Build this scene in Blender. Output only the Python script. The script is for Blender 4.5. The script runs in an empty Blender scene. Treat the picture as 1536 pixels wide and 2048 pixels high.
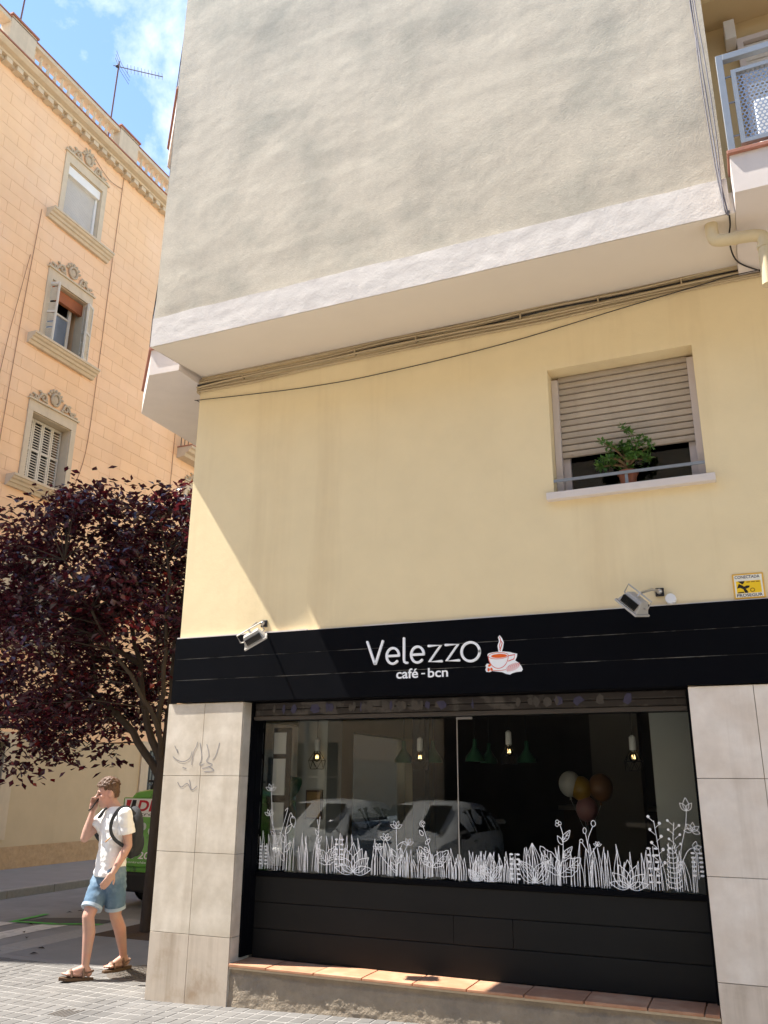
import bpy, bmesh, math, random
from mathutils import Vector, Matrix, noise as mn
random.seed(11)
scn = bpy.context.scene
COL = scn.collection
# ------------------------------------------------------------------ camera
def cam_basis(yaw, pitch, roll):
    y, p, r = map(math.radians, (yaw, pitch, roll))
    fwd = Vector((-math.sin(y)*math.cos(p), math.cos(y)*math.cos(p), math.sin(p)))
    right = Vector((math.cos(y), math.sin(y), 0)); up = right.cross(fwd)
    return math.cos(r)*right+math.sin(r)*up, -math.sin(r)*right+math.cos(r)*up, fwd
cd = bpy.data.cameras.new('camera'); cam = bpy.data.objects.new('camera', cd); COL.objects.link(cam)
R_, U_, F_ = cam_basis(23.355, 17.836, 0.450)
cam.matrix_world = Matrix(((R_.x, U_.x, -F_.x, 4.746), (R_.y, U_.y, -F_.y, -6.227), (R_.z, U_.z, -F_.z, 1.67), (0, 0, 0, 1)))
cd.sensor_fit = 'VERTICAL'; cd.sensor_height = 24.0; cd.lens = 24.0*1681.2/2048.0
cd.clip_start = .05; cd.clip_end = 3000
scn.camera = cam
# ------------------------------------------------------------------ world
SUN = Vector((-.54, -.15, 1.0)).normalized()
w = bpy.data.worlds.new('World'); scn.world = w; w.use_nodes = True
nt = w.node_tree; nt.nodes.clear()
out = nt.nodes.new('ShaderNodeOutputWorld'); bg = nt.nodes.new('ShaderNodeBackground'); bg.inputs[1].default_value = .098
sky = nt.nodes.new('ShaderNodeTexSky'); sky.sky_type = 'NISHITA'; sky.sun_disc = False
sky.sun_elevation = math.asin(SUN.z); sky.sun_rotation = math.atan2(SUN.x, SUN.y) % (2*math.pi)
sky.altitude = 20; sky.air_density = 1.0; sky.dust_density = .0; sky.ozone_density = 2.2
tc = nt.nodes.new('ShaderNodeTexCoord'); mp = nt.nodes.new('ShaderNodeMapping'); mp.inputs['Location'].default_value = (.30, .10, .62)
nz = nt.nodes.new('ShaderNodeTexNoise'); nz.inputs['Scale'].default_value = 4.2; nz.inputs['Detail'].default_value = 9; nz.inputs['Roughness'].default_value = .58; nz.inputs['Distortion'].default_value = .35
cr = nt.nodes.new('ShaderNodeValToRGB'); cr.color_ramp.elements[0].position = .53; cr.color_ramp.elements[1].position = .72
cr.color_ramp.elements[0].color = (0, 0, 0, 1); cr.color_ramp.elements[1].color = (.9, .9, .9, 1)
mx = nt.nodes.new('ShaderNodeMix'); mx.data_type = 'RGBA'; mx.inputs[7].default_value = (5.6, 5.7, 5.9, 1)
L = nt.links.new
L(tc.outputs['Generated'], mp.inputs[0]); L(mp.outputs[0], nz.inputs['Vector']); L(nz.outputs['Fac'], cr.inputs[0])
L(cr.outputs[0], mx.inputs[0]); L(sky.outputs[0], mx.inputs[6]); L(mx.outputs[2], bg.inputs[0]); L(bg.outputs[0], out.inputs[0])
# ------------------------------------------------------------------ sun
sd = bpy.data.lights.new('sun', 'SUN'); sd.energy = 3.8; sd.angle = math.radians(.53); sd.color = (1, .95, .87)
so = bpy.data.objects.new('sun', sd); COL.objects.link(so); so.location = (-15, -5, 30)
so.rotation_euler = SUN.to_track_quat('Z', 'Y').to_euler()
# ------------------------------------------------------------------ exposure
vs = scn.view_settings; vs.view_transform = 'Standard'; vs.look = 'None'; vs.exposure = 1.8; vs.gamma = 1; vs.use_curve_mapping = False
try:
    scn.cycles.max_bounces = 10; scn.cycles.diffuse_bounces = 6; scn.cycles.transparent_max_bounces = 16; scn.cycles.caustics_reflective = False
    scn.cycles.sample_clamp_indirect = 6
except Exception: pass

# ------------------------------------------------------------------ helpers
class MB:
    def __init__(s): s.v = []; s.f = []; s.m = []
    def add(s, vs, fs, mi=0):
        o = len(s.v); s.v += [Vector(p) for p in vs]; s.f += [tuple(i+o for i in f) for f in fs]; s.m += [mi]*len(fs); return s
    def box(s, x0, x1, y0, y1, z0, z1, mi=0):
        return s.add([(x0,y0,z0),(x1,y0,z0),(x1,y1,z0),(x0,y1,z0),(x0,y0,z1),(x1,y0,z1),(x1,y1,z1),(x0,y1,z1)],
                     [(0,3,2,1),(4,5,6,7),(0,1,5,4),(1,2,6,5),(2,3,7,6),(3,0,4,7)], mi)
    def poly(s, pts, mi=0): return s.add(pts, [tuple(range(len(pts)))], mi)
    def prism(s, pts, vec, mi=0):           # closed polygon (3d points) swept along vec
        n = len(pts); v = Vector(vec); a = [Vector(p) for p in pts]
        nrm = Vector((0,0,0))
        for i in range(n): nrm += a[i].cross(a[(i+1) % n])
        if nrm.dot(v) > 0: a.reverse()
        b = [p+v for p in a]
        return s.add(a+b, [tuple(range(n)), tuple(range(2*n-1, n-1, -1))]+[(i, i+n, (i+1) % n+n, (i+1) % n)[::-1][::-1] for i in range(n)], mi)
    def tube(s, pts, r, n=8, caps=True, mi=0, flat=1.0):
        pts = [Vector(p) for p in pts]; k = len(pts)
        rs = r if isinstance(r, (list, tuple)) else [r]*k
        up = None; rings = []
        for i, p in enumerate(pts):
            t = (pts[min(i+1, k-1)]-pts[max(i-1, 0)])
            if t.length < 1e-9: t = Vector((0,0,1))
            t.normalize()
            if up is None:
                up = Vector((0,0,1)) if abs(t.z) < .9 else Vector((0,1,0))
            a = up-t*up.dot(t)
            if a.length < 1e-4: a = Vector((1,0,0))-t*t.x
            a.normalize(); up = a; b = t.cross(a)
            rings.append([p+rs[i]*(math.cos(2*math.pi*j/n)*a+flat*math.sin(2*math.pi*j/n)*b) for j in range(n)])
        vs = [q for rr in rings for q in rr]; fs = []
        for i in range(k-1):
            for j in range(n): fs.append((i*n+j, i*n+(j+1) % n, (i+1)*n+(j+1) % n, (i+1)*n+j))
        if caps: fs += [tuple(range(n-1, -1, -1)), tuple(range((k-1)*n, k*n))]
        return s.add(vs, fs, mi)
    def lathe(s, prof, c=(0,0,0), n=16, axis='z', mi=0, caps=True):
        c = Vector(c); vs = []; fs = []
        for r, h in prof:
            for j in range(n):
                a = 2*math.pi*j/n; x, y = r*math.cos(a), r*math.sin(a)
                vs.append(c+(Vector((x, y, h)) if axis == 'z' else Vector((x, h, y)) if axis == 'y' else Vector((h, x, y))))
        k = len(prof)
        for i in range(k-1):
            for j in range(n): fs.append((i*n+j, i*n+(j+1) % n, (i+1)*n+(j+1) % n, (i+1)*n+j))
        if caps: fs += [tuple(range(n-1, -1, -1)), tuple(range((k-1)*n, k*n))]
        if axis == 'y': fs = [f[::-1] for f in fs]
        return s.add(vs, fs, mi)
    def ell(s, c, r, n=14, m=9, mi=0, rot=None):
        c = Vector(c); rx, ry, rz = r if isinstance(r, (tuple, list)) else (r, r, r); vs = []; fs = []
        for i in range(m+1):
            th = math.pi*i/m
            for j in range(n):
                ph = 2*math.pi*j/n
                p = Vector((rx*math.sin(th)*math.cos(ph), ry*math.sin(th)*math.sin(ph), -rz*math.cos(th)))
                vs.append(c+(rot @ p if rot else p))
        for i in range(m):
            for j in range(n):
                q = (i*n+j, i*n+(j+1) % n, (i+1)*n+(j+1) % n, (i+1)*n+j)
                if i == 0: q = (q[0], q[2], q[3])
                elif i == m-1: q = (q[0], q[1], q[2])
                fs.append(q)
        return s.add(vs, fs, mi)
    def cone(s, a, ra, b, rb, n=12):        # closed rounded limb segment
        a, b = Vector(a), Vector(b); s.tube([a, a.lerp(b, .5), b], [ra, (ra+rb)/2, rb], n); s.ell(a, ra, n, 8); s.ell(b, rb, n, 8); return s
    def xf(s, M, i0=0):
        for i in range(i0, len(s.v)): s.v[i] = M @ s.v[i]
        return s
WO = {}
def wpos(o): return WO.get(o.name, Vector((0,0,0)))
def finish(o, parent, loc, label=None, cat=None, group=None, kind=None):
    COL.objects.link(o); WO[o.name] = Vector(loc)
    if parent is not None: o.parent = parent; o.location = Vector(loc)-wpos(parent)
    else: o.location = loc
    if label: o['label'] = label
    if cat: o['category'] = cat
    if group: o['group'] = group
    if kind: o['kind'] = kind
    return o
def obj(name, mb, mat, parent=None, smooth=False, bevel=0, **kw):
    lo = Vector([min(p[i] for p in mb.v) for i in range(3)]); hi = Vector([max(p[i] for p in mb.v) for i in range(3)])
    og = Vector(((lo.x+hi.x)/2, (lo.y+hi.y)/2, lo.z))
    me = bpy.data.meshes.new(name); me.from_pydata([p-og for p in mb.v], [], mb.f); me.update()
    for mm in (mat if isinstance(mat, (list, tuple)) else [mat]): me.materials.append(mm)
    if any(mb.m): me.polygons.foreach_set('material_index', mb.m)
    if smooth:
        me.polygons.foreach_set('use_smooth', [True]*len(me.polygons))
        if smooth != 'all':
            try: me.set_sharp_from_angle(angle=math.radians(40))
            except Exception: pass
    o = bpy.data.objects.new(name, me)
    if bevel:
        b = o.modifiers.new('bevel', 'BEVEL'); b.width = bevel; b.segments = 2; b.limit_method = 'ANGLE'; b.angle_limit = math.radians(50)
    return finish(o, parent, og, **kw)
def empty(name, loc, parent=None, **kw):
    o = bpy.data.objects.new(name, None); o.empty_display_size = .2
    return finish(o, parent, Vector(loc), **kw)
def inst(src, loc, parent, rot=None):       # another object on the same mesh data
    o = src.copy(); finish(o, parent, loc)
    if rot: o.rotation_euler = rot
    return o
def remeshed(mb, voxel, smooth=4, factor=.5):
    me = bpy.data.meshes.new('tmp'); me.from_pydata(mb.v, [], mb.f); o = bpy.data.objects.new('tmp', me); COL.objects.link(o)
    r = o.modifiers.new('r', 'REMESH'); r.mode = 'VOXEL'; r.voxel_size = voxel
    if smooth: m = o.modifiers.new('s', 'SMOOTH'); m.iterations = smooth; m.factor = factor
    bpy.context.view_layer.update(); dg = bpy.context.evaluated_depsgraph_get()
    e = o.evaluated_get(dg); m2 = e.to_mesh(); res = MB()
    res.v = [v.co.copy() for v in m2.vertices]; res.f = [tuple(p.vertices) for p in m2.polygons]; res.m = [0]*len(res.f)
    e.to_mesh_clear(); bpy.data.objects.remove(o); bpy.data.meshes.remove(me); return res
def text_mb(s, x0, x1, z0, z1, y, depth=.002, offset=0, shear=0, keep=False, facing='-y'):
    cu = bpy.data.curves.new('t', 'FONT'); cu.body = s; cu.size = 1; cu.extrude = .0; cu.offset = offset; cu.shear = shear; cu.resolution_u = 4
    o = bpy.data.objects.new('t', cu); COL.objects.link(o); bpy.context.view_layer.update()
    e = o.evaluated_get(bpy.context.evaluated_depsgraph_get()); m2 = e.to_mesh(); mb = MB()
    xs = [v.co.x for v in m2.vertices]; ys = [v.co.y for v in m2.vertices]; a, b, c, d = min(xs), max(xs), min(ys), max(ys)
    sx = (x1-x0)/(b-a); sz = (z1-z0)/(d-c)
    mb.add([(x0+(v.co.x-a)*sx, y, z0+(v.co.y-c)*sz) for v in m2.vertices], [tuple(p.vertices) for p in m2.polygons])
    e.to_mesh_clear(); bpy.data.objects.remove(o); bpy.data.curves.remove(cu); return mb
def wall_cells(a0, a1, b0, b1, holes):      # rectangles covering a wall less its openings
    A = sorted({a0, a1, *[h[0] for h in holes], *[h[1] for h in holes]}); A = [a for a in A if a0 <= a <= a1]; res = []
    for i in range(len(A)-1):
        m = (A[i]+A[i+1])/2; hs = sorted((h[2], h[3]) for h in holes if h[0] <= m <= h[1]); z = b0
        for p, q in hs:
            if p > z: res.append((A[i], A[i+1], z, p))
            z = max(z, q)
        if z < b1: res.append((A[i], A[i+1], z, b1))
    return res
# ------------------------------------------------------------------ materials
def mat(name, col, rough=.75, spec=.3, metal=0, var=.08, vs=3.0, col2=None, c2s=1.2, c2r=(.45, .7), bump=0, bs=60, bump2=0, bs2=6, streak=None, coat=0, attr=None, rand=0, stretch=None):
    m = bpy.data.materials.new(name); m.use_nodes = True; n = m.node_tree.nodes; l = m.node_tree.links; b = n['Principled BSDF']
    b.inputs['Roughness'].default_value = rough; b.inputs['Specular IOR Level'].default_value = spec; b.inputs['Metallic'].default_value = metal
    if coat: b.inputs['Coat Weight'].default_value = coat; b.inputs['Coat Roughness'].default_value = .08
    g = n.new('ShaderNodeNewGeometry'); vec = g.outputs['Position']
    if stretch:
        sm = n.new('ShaderNodeVectorMath'); sm.operation = 'MULTIPLY'; sm.inputs[1].default_value = stretch; l.new(vec, sm.inputs[0]); vec = sm.outputs[0]
    def noise(scale, det=6, rg=.6, v=None):
        x = n.new('ShaderNodeTexNoise'); x.inputs['Scale'].default_value = scale; x.inputs['Detail'].default_value = det; x.inputs['Roughness'].default_value = rg
        l.new(v or vec, x.inputs['Vector']); return x.outputs['Fac']
    rgb = n.new('ShaderNodeRGB'); rgb.outputs[0].default_value = (*col, 1); c = rgb.outputs[0]
    def mix(c, fac, colr):
        x = n.new('ShaderNodeMix'); x.data_type = 'RGBA'; l.new(fac, x.inputs[0]); l.new(c, x.inputs[6]); x.inputs[7].default_value = (*colr, 1); return x.outputs[2]
    def ramp(f, a, z_, hi=1.0):
        x = n.new('ShaderNodeMapRange'); x.inputs[1].default_value = a; x.inputs[2].default_value = z_; x.inputs[4].default_value = hi; l.new(f, x.inputs[0]); return x.outputs[0]
    if col2: c = mix(c, ramp(noise(c2s), *c2r), col2)
    if streak:                              # streaks running down a wall: (colour, scale, lo, hi, amount)
        sm2 = n.new('ShaderNodeVectorMath'); sm2.operation = 'MULTIPLY'; sm2.inputs[1].default_value = (1, 1, .07); l.new(g.outputs['Position'], sm2.inputs[0])
        c = mix(c, ramp(noise(streak[1], 5, .65, sm2.outputs[0]), streak[2], streak[3], streak[4]), streak[0])
    if var or rand:
        hs = n.new('ShaderNodeHueSaturation'); l.new(c, hs.inputs['Color'])
        v = ramp(noise(vs, 8), .2, .8); mr = n.new('ShaderNodeMapRange'); mr.inputs[3].default_value = 1-var; mr.inputs[4].default_value = 1+var; l.new(v, mr.inputs[0]); val = mr.outputs[0]
        if rand:
            oi = n.new('ShaderNodeObjectInfo'); m2 = n.new('ShaderNodeMapRange'); m2.inputs[3].default_value = 1-rand; m2.inputs[4].default_value = 1+rand; l.new(oi.outputs['Random'], m2.inputs[0])
            mm = n.new('ShaderNodeMath'); mm.operation = 'MULTIPLY'; l.new(val, mm.inputs[0]); l.new(m2.outputs[0], mm.inputs[1]); val = mm.outputs[0]
        l.new(val, hs.inputs['Value']); c = hs.outputs['Color']
    if attr:
        at = n.new('ShaderNodeAttribute'); at.attribute_name = attr[0]; rr = n.new('ShaderNodeValToRGB'); e = rr.color_ramp.elements
        e[0].position = attr[1][0][0]; e[0].color = (*attr[1][0][1], 1); e[1].position = attr[1][-1][0]; e[1].color = (*attr[1][-1][1], 1)
        for p, q in attr[1][1:-1]: k = e.new(p); k.color = (*q, 1)
        l.new(at.outputs['Fac'], rr.inputs[0]); c = rr.outputs[0]
    l.new(c, b.inputs['Base Color'])
    nrm = None
    for st, sc_ in ((bump2, bs2), (bump, bs)):
        if st:
            hard = isinstance(st, tuple); d_ = st[0] if hard else st
            bp = n.new('ShaderNodeBump'); bp.inputs['Strength'].default_value = 1 if hard else min(1, d_*40); bp.inputs['Distance'].default_value = d_
            l.new(noise(sc_, 6 if hard else 5, .62 if hard else .55), bp.inputs['Height'])
            if nrm: l.new(nrm, bp.inputs['Normal'])
            nrm = bp.outputs[0]
    if nrm: l.new(nrm, b.inputs['Normal'])
    return m
def glass_mat(name, tint=(1, 1, 1), ior=1.5, boost=1.0):
    m = bpy.data.materials.new(name); m.use_nodes = True; n = m.node_tree.nodes; l = m.node_tree.links; n.remove(n['Principled BSDF'])
    t = n.new('ShaderNodeBsdfTransparent'); t.inputs[0].default_value = (*tint, 1); g = n.new('ShaderNodeBsdfGlossy'); g.inputs['Roughness'].default_value = .0
    fr = n.new('ShaderNodeFresnel'); fr.inputs[0].default_value = ior; mm = n.new('ShaderNodeMath'); mm.operation = 'MULTIPLY'; mm.inputs[1].default_value = boost; mm.use_clamp = True
    x = n.new('ShaderNodeMixShader'); l.new(fr.outputs[0], mm.inputs[0]); l.new(mm.outputs[0], x.inputs[0]); l.new(t.outputs[0], x.inputs[1]); l.new(g.outputs[0], x.inputs[2]); l.new(x.outputs[0], n['Material Output'].inputs[0]); return m
def emit_mat(name, col, st):
    m = bpy.data.materials.new(name); m.use_nodes = True; b = m.node_tree.nodes['Principled BSDF']
    b.inputs['Base Color'].default_value = (*col, 1); b.inputs['Emission Color'].default_value = (*col, 1); b.inputs['Emission Strength'].default_value = st; return m
M = {}
M['yellow'] = mat('yellow_render', (.80, .655, .40), .85, .2, var=.05, vs=2.6, bump=(.0007,), bs=60, bump2=(.0022,), bs2=8, streak=((.60, .45, .25), 2.2, .52, .78, .45))
M['stucco'] = mat('old_stucco', (.545, .485, .385), .92, .15, var=.09, vs=38, col2=(.40, .37, .30), c2s=1.3, c2r=(.48, .70), bump=(.0022,), bs=70, bump2=(.0022,), bs2=11, streak=((.39, .35, .28), 1.8, .50, .78, .55))
M['white_render'] = mat('white_render', (.68, .61, .56), .85, .2, var=.05, vs=5, bump=.0015, bs=60, bump2=.005, bs2=12)
M['soffit'] = mat('soffit_paint', (.73, .655, .56), .85, .2, var=.04, vs=1.5, bump=.0005, bs=60)
M['band'] = mat('band_plaster', (.65, .60, .545), .88, .2, var=.05, vs=8, col2=(.60, .55, .50), c2s=6, bump=(.0016,), bs=55, bump2=(.003,), bs2=14)
M['tile'] = mat('travertine_tile', (.52, .45, .355), .45, .3, var=.09, vs=9, col2=(.66, .59, .49), c2s=4.2, c2r=(.4, .68), bump=.0006, bs=90, streak=((.36, .29, .21), 5, .58, .8, .5), rand=.05)
M['tile_grout'] = mat('tile_grout', (.34, .27, .2), .9)
M['black'] = mat('black_paint', (.003, .0033, .0048), .5, .05, var=.2, vs=5, bump=.0006, bs=40)
M['black_board'] = mat('black_board', (.014, .0137, .013), .5, .15, var=.2, vs=4, bump=.0008, bs=30, stretch=(.3, 1, 1))
M['black_scuff'] = mat('chipped_paint', (.16, .15, .14), .7)
M['terracotta'] = mat('terracotta_tile', (.42, .205, .115), .65, .3, var=.16, vs=9, col2=(.52, .31, .19), c2s=5, bump=.001, bs=60, rand=.08)
M['rough'] = mat('rough_render', (.34, .28, .21), .95, .1, var=.16, vs=14, col2=(.26, .22, .175), c2s=3.2, bump=.014, bs=26, bump2=.012, bs2=70)
M['mortar'] = mat('mortar_strip', (.58, .50, .39), .95, .1, var=.15, vs=20, bump=.004, bs=40)
M['glass'] = glass_mat('shop_glass', (.93, .95, .94), 1.5, .85)
M['glass2'] = glass_mat('window_glass', (.55, .58, .6), 1.5, .8)
M['whiteline'] = mat('white_vinyl', (.93, .93, .93), .5, .3, var=0)
M['letter'] = mat('sign_white', (.93, .93, .93), .4, .3, var=0)
M['white'] = mat('white_paint', (.78, .77, .75), .5, .3, var=.04)
M['offwhite'] = mat('aged_white', (.62, .57, .50), .6, .3, var=.1, vs=10)
M['slat'] = mat('shutter_slat', (.44, .37, .29), .6, .3, var=.1, vs=7, streak=((.30, .25, .19), 6, .5, .8, .5), rand=.06)
M['jamb'] = mat('window_jamb', (.58, .51, .47), .6, .3, var=.06)
M['dark'] = mat('dark_gap', (.012, .011, .011), .8, .2, var=0)
M['grey_metal'] = mat('grey_metal', (.25, .27, .29), .4, .5, .3, var=.08, vs=8)
M['steel'] = mat('steel', (.5, .48, .46), .3, .5, .9, var=.08)
M['dark_metal'] = mat('dark_metal', (.03, .03, .035), .45, .5, .5)
M['lamp_body'] = mat('lamp_body', (.42, .39, .35), .5, .4, .1, var=.08, vs=20)
M['pipe'] = mat('cream_pipe', (.60, .49, .30), .5, .35, var=.07, vs=8)
M['cable'] = mat('painted_cable', (.46, .36, .22), .7, .2, var=.1)
M['cable_dk'] = mat('black_cable', (.03, .025, .025), .6, .3)
M['cable_gr'] = mat('grey_cable', (.16, .15, .17), .6, .3)
M['coping'] = mat('red_coping', (.36, .16, .11), .7, .25, var=.12, vs=10)
M['peach'] = mat('peach_block', (.84, .555, .335), .88, .15, var=.06, vs=1.5, col2=(.85, .585, .385), c2s=.5, bump=.001, bs=80, streak=((.72, .42, .26), 1.1, .5, .8, .35), rand=.03)
M['peach_joint'] = mat('peach_joint', (.755, .49, .293), .9, .1)
M['beige'] = mat('beige_wall', (.56, .45, .30), .9, .15, var=.07, vs=2, bump=.002, bs=30, streak=((.42, .33, .2), 1.4, .5, .8, .4))
M['plinth'] = mat('rusticated_plinth', (.46, .32, .19), .95, .1, var=.18, vs=12, bump=.015, bs=18)
M['stone'] = mat('stone_trim', (.60, .50, .37), .85, .2, var=.08, vs=6, bump=.001, bs=60, streak=((.42, .35, .26), 4, .5, .8, .5))
M['ornament'] = mat('carved_stone', (.50, .41, .30), .9, .15, var=.15, vs=14)
M['shutter_w'] = mat('louvre_paint', (.60, .56, .49), .7, .25, var=.12, vs=9)
M['brown'] = mat('brown_blind', (.36, .13, .06), .7, .2, var=.1)
M['asphalt'] = mat('asphalt', (.235, .23, .22), .9, .2, var=.14, vs=4, col2=(.28, .273, .26), c2s=.9, bump=.003, bs=140)
M['asphalt_new'] = mat('asphalt_patch', (.085, .082, .08), .9, .25, var=.15, vs=10, bump=.004, bs=120)
M['pave'] = mat('panot_tile', (.135, .128, .12), .85, .2, var=.14, vs=4, col2=(.165, .157, .147), c2s=3, bump=.0015, bs=160, rand=.10)
M['pave_joint'] = mat('panot_joint', (.25, .237, .222), .9, .1, var=.1)
M['concrete'] = mat('smooth_pavement', (.22, .212, .20), .9, .2, var=.12, vs=3, bump=.0015, bs=120)
M['kerb'] = mat('granite_kerb', (.30, .285, .26), .8, .25, var=.14, vs=18, bump=.001, bs=120)
M['zebra'] = mat('road_paint', (.62, .60, .55), .7, .25, var=.1, vs=20, col2=(.38, .37, .34), c2s=9, c2r=(.5, .68))
M['green_paint'] = mat('green_spray', (.10, .42, .08), .8, .2, var=.15, vs=14, col2=(.10, .2, .08), c2s=9)
M['iron'] = mat('cast_iron', (.12, .105, .09), .6, .4, .4, var=.2, vs=20, bump=.002, bs=60)
M['soil'] = mat('tree_pit_soil', (.085, .058, .04), .95, .1, var=.25, vs=20, bump=.01, bs=40)
M['bark'] = mat('bark', (.055, .042, .034), .9, .2, var=.25, vs=14, bump=.004, bs=40, stretch=(1, 1, .3))
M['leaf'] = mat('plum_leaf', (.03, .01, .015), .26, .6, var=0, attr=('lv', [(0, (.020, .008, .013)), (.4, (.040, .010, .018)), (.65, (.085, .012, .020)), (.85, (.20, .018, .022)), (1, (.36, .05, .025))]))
M['jade'] = mat('jade_leaf', (.07, .17, .03), .4, .45, var=0, attr=('lv', [(0, (.035, .10, .02)), (.6, (.08, .19, .035)), (1, (.16, .26, .07))]))
M['pot'] = mat('plastic_pot', (.30, .10, .05), .55, .35, var=.06)

def translucent(m_, col, f):               # leaves let some light through
    n = m_.node_tree.nodes; l = m_.node_tree.links; t = n.new('ShaderNodeBsdfTranslucent'); t.inputs[0].default_value = (*col, 1); x = n.new('ShaderNodeMixShader'); x.inputs[0].default_value = f
    l.new(n['Principled BSDF'].outputs[0], x.inputs[1]); l.new(t.outputs[0], x.inputs[2]); l.new(x.outputs[0], n['Material Output'].inputs[0])
translucent(M['leaf'], (.20, .022, .03), .17); translucent(M['jade'], (.2, .35, .05), .2)
# ================================================================== SETTING
g = MB().box(-400, 400, -400, 400, -.5, -.17); obj('ground', g, M['asphalt'], kind='structure')
r = MB()
def strip(mb, xs, zs, y0, y1, ny=1):
    vs = []; fs = []
    for j in range(ny+1):
        y = y0+(y1-y0)*j/ny
        vs += [(x, y, z) for x, z in zip(xs, zs)]
    n = len(xs)
    for j in range(ny):
        for i in range(n-1): fs.append((j*n+i, j*n+i+1, (j+1)*n+i+1, (j+1)*n+i))
    mb.add(vs, fs)
strip(r, (-6.4, -5.2, -4, -2.85), (-.12, -.085, -.05, -.015), -3.4, 3.3)
strip(r, (-6.4, -5.2, -4, -2.85, -2.2), (-.12, -.085, -.06, -.05, -.05), 3.3, 80)
obj('road', r, M['asphalt'], kind='structure')
r = MB().add([(-80, -8.6, -.12), (80, -8.6, -.12), (80, -3.4, -.12), (-80, -3.4, -.12)], [(0, 1, 2, 3)]); obj('front_road', r, mat('bounce_concrete', (.43, .39, .34), .9, .2, var=.12, vs=2), kind='structure')  # unseen road, coloured pale to bounce light onto the shaded café front
def rz(x): return -.12+(x+6.4)*.105/3.55
for k in range(6):                                  # crossing bars
    x1 = -3.29-.81*k; x0 = x1-.40
    if x0 < -6.3: break
    zb = MB(); n = 14; rnd = random.Random(k)
    vs = []
    for j in range(n+1):
        y = -1.3+4.0*j/n; a = .012*(rnd.random()-.5)
        vs += [(x0+a, y, rz(x0)+.004), (x1+.012*(rnd.random()-.5), y, rz(x1)+.004)]
    zb.add(vs, [(2*j, 2*j+1, 2*j+3, 2*j+2) for j in range(n)])
    obj('crossing_bar', zb, M['zebra'], kind='structure')
def paint_line(pts, wd, name, m_, dz=.008):
    mb = MB(); pts = [Vector((p[0], p[1], 0)) for p in pts]; vs = []
    for i, p in enumerate(pts):
        t = (pts[min(i+1, len(pts)-1)]-pts[max(i-1, 0)]).normalized(); nn = Vector((-t.y, t.x, 0))
        for s in (1, -1):
            q = p+nn*wd*s*(.4+.2*random.random()); vs.append((q.x, q.y, rz(q.x)+dz))
    mb.add(vs, [(2*i, 2*i+1, 2*i+3, 2*i+2) for i in range(len(pts)-1)]); return obj(name, mb, m_, kind='structure')
pt = MB().add([(x, y, rz(x)+.006) for x, y in ((-4.15, 2.80), (-3.4, 2.72), (-2.92, 2.86), (-2.95, 3.15), (-3.6, 3.25), (-4.1, 3.12))], [(0, 1, 2, 3, 4, 5)])
obj('asphalt_repair', pt, M['asphalt_new'], kind='structure')
paint_line([(-4.32, 3.42), (-4.27, 3.1), (-4.22, 2.72), (-3.9, 2.74), (-3.5, 2.70), (-3.1, 2.80), (-2.72, 2.82)], .10, 'green_marking', M['green_paint'], .010)
# pavements
def ground_z(x): return .03*min(max(x, 0), 5)
pv = MB()
strip(pv, (-2.47, 0, 5, 40), (-.003, -.003, .147, .147), -3.4, .93)
pav = obj('pavement', pv, M['pave_joint'], kind='structure')
pc = MB()
strip(pc, (-2.47, .05), (-.002, -.002), .93, 3.3); strip(pc, (-2.05, .05), (-.002, -.002), 3.3, 60)
obj('smooth_pavement', pc, M['concrete'], kind='structure')
pp = MB().box(-9.2, -6.56, -3.4, 80, -.4, 0); obj('far_pavement', pp, mat('pale_pavement', (.27, .26, .25), .9, .2, var=.1, vs=3, bump=.0015, bs=120), kind='structure')
def kerb_run(name, pts, w_, h0, h1):                # a run of granite stones
    root = None; parts = []
    (xa, ya), (xb, yb) = pts; n = max(1, int(round(abs(xb-xa)+abs(yb-ya))))
    base = MB().box(min(xa, xb)+.01, max(xa, xb)+w_[0]-.01 if xa == xb else max(xa, xb), min(ya, yb), max(ya, yb)+(w_[1] if ya == yb else 0), h0, h1-.02)
    root = obj(name, base, M['tile_grout'], kind='structure')
    for i in range(min(n, 26)):
        f0, f1 = i/n, (i+1)/n
        if xa == xb: s = MB().box(xa, xa+w_[0], ya+(yb-ya)*f0+.004, ya+(yb-ya)*f1-.004, h0, h1)
        else: s = MB().box(xa+(xb-xa)*f0+.004, xa+(xb-xa)*f1-.004, ya, ya+w_[1], h0, h1)
        obj('kerbstone', s, M['kerb'], root, bevel=.012)
kerb_run('kerb', ((-2.85, -3.0), (-2.85, 3.3)), (.38, 0), -.3, .0)
kerb_run('parking_kerb', ((-2.2, 3.32), (-2.2, 24)), (.15, 0), -.3, .0)
kerb_run('far_kerb', ((-6.55, -3.4), (-6.55, 24)), (.15, 0), -.4, .003)
kerb_run('street_kerb', ((-2.4, -3.55), (14, -3.55)), (0, .15), -.3, .0)
# grooved pavement tiles: four pads each
def pads(mb, ox, oy, oz, sl=0):
    for a in (0, 1):
        for b_ in (0, 1):
            x0 = ox-.115+.115*a+.005; x1 = x0+.105; y0 = oy-.15+.15*b_+.0085; y1 = y0+.133; i = .005
            zz = lambda x: oz+sl*(x-ox)
            mb.add([(x0, y0, zz(x0)-.006), (x1, y0, zz(x1)-.006), (x1, y1, zz(x1)-.006), (x0, y1, zz(x0)-.006), (x0+i, y0+i, zz(x0)), (x1-i, y0+i, zz(x1)), (x1-i, y1-i, zz(x1)), (x0+i, y1-i, zz(x0))],
                   [(4, 5, 6, 7), (0, 1, 5, 4), (1, 2, 6, 5), (2, 3, 7, 6), (3, 0, 4, 7)])
t0 = MB(); pads(t0, 0, 0, 0); proto = obj('paving_tile', t0, M['pave'], pav); first = True; count = 0
MH = (-.62, .83)
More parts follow.
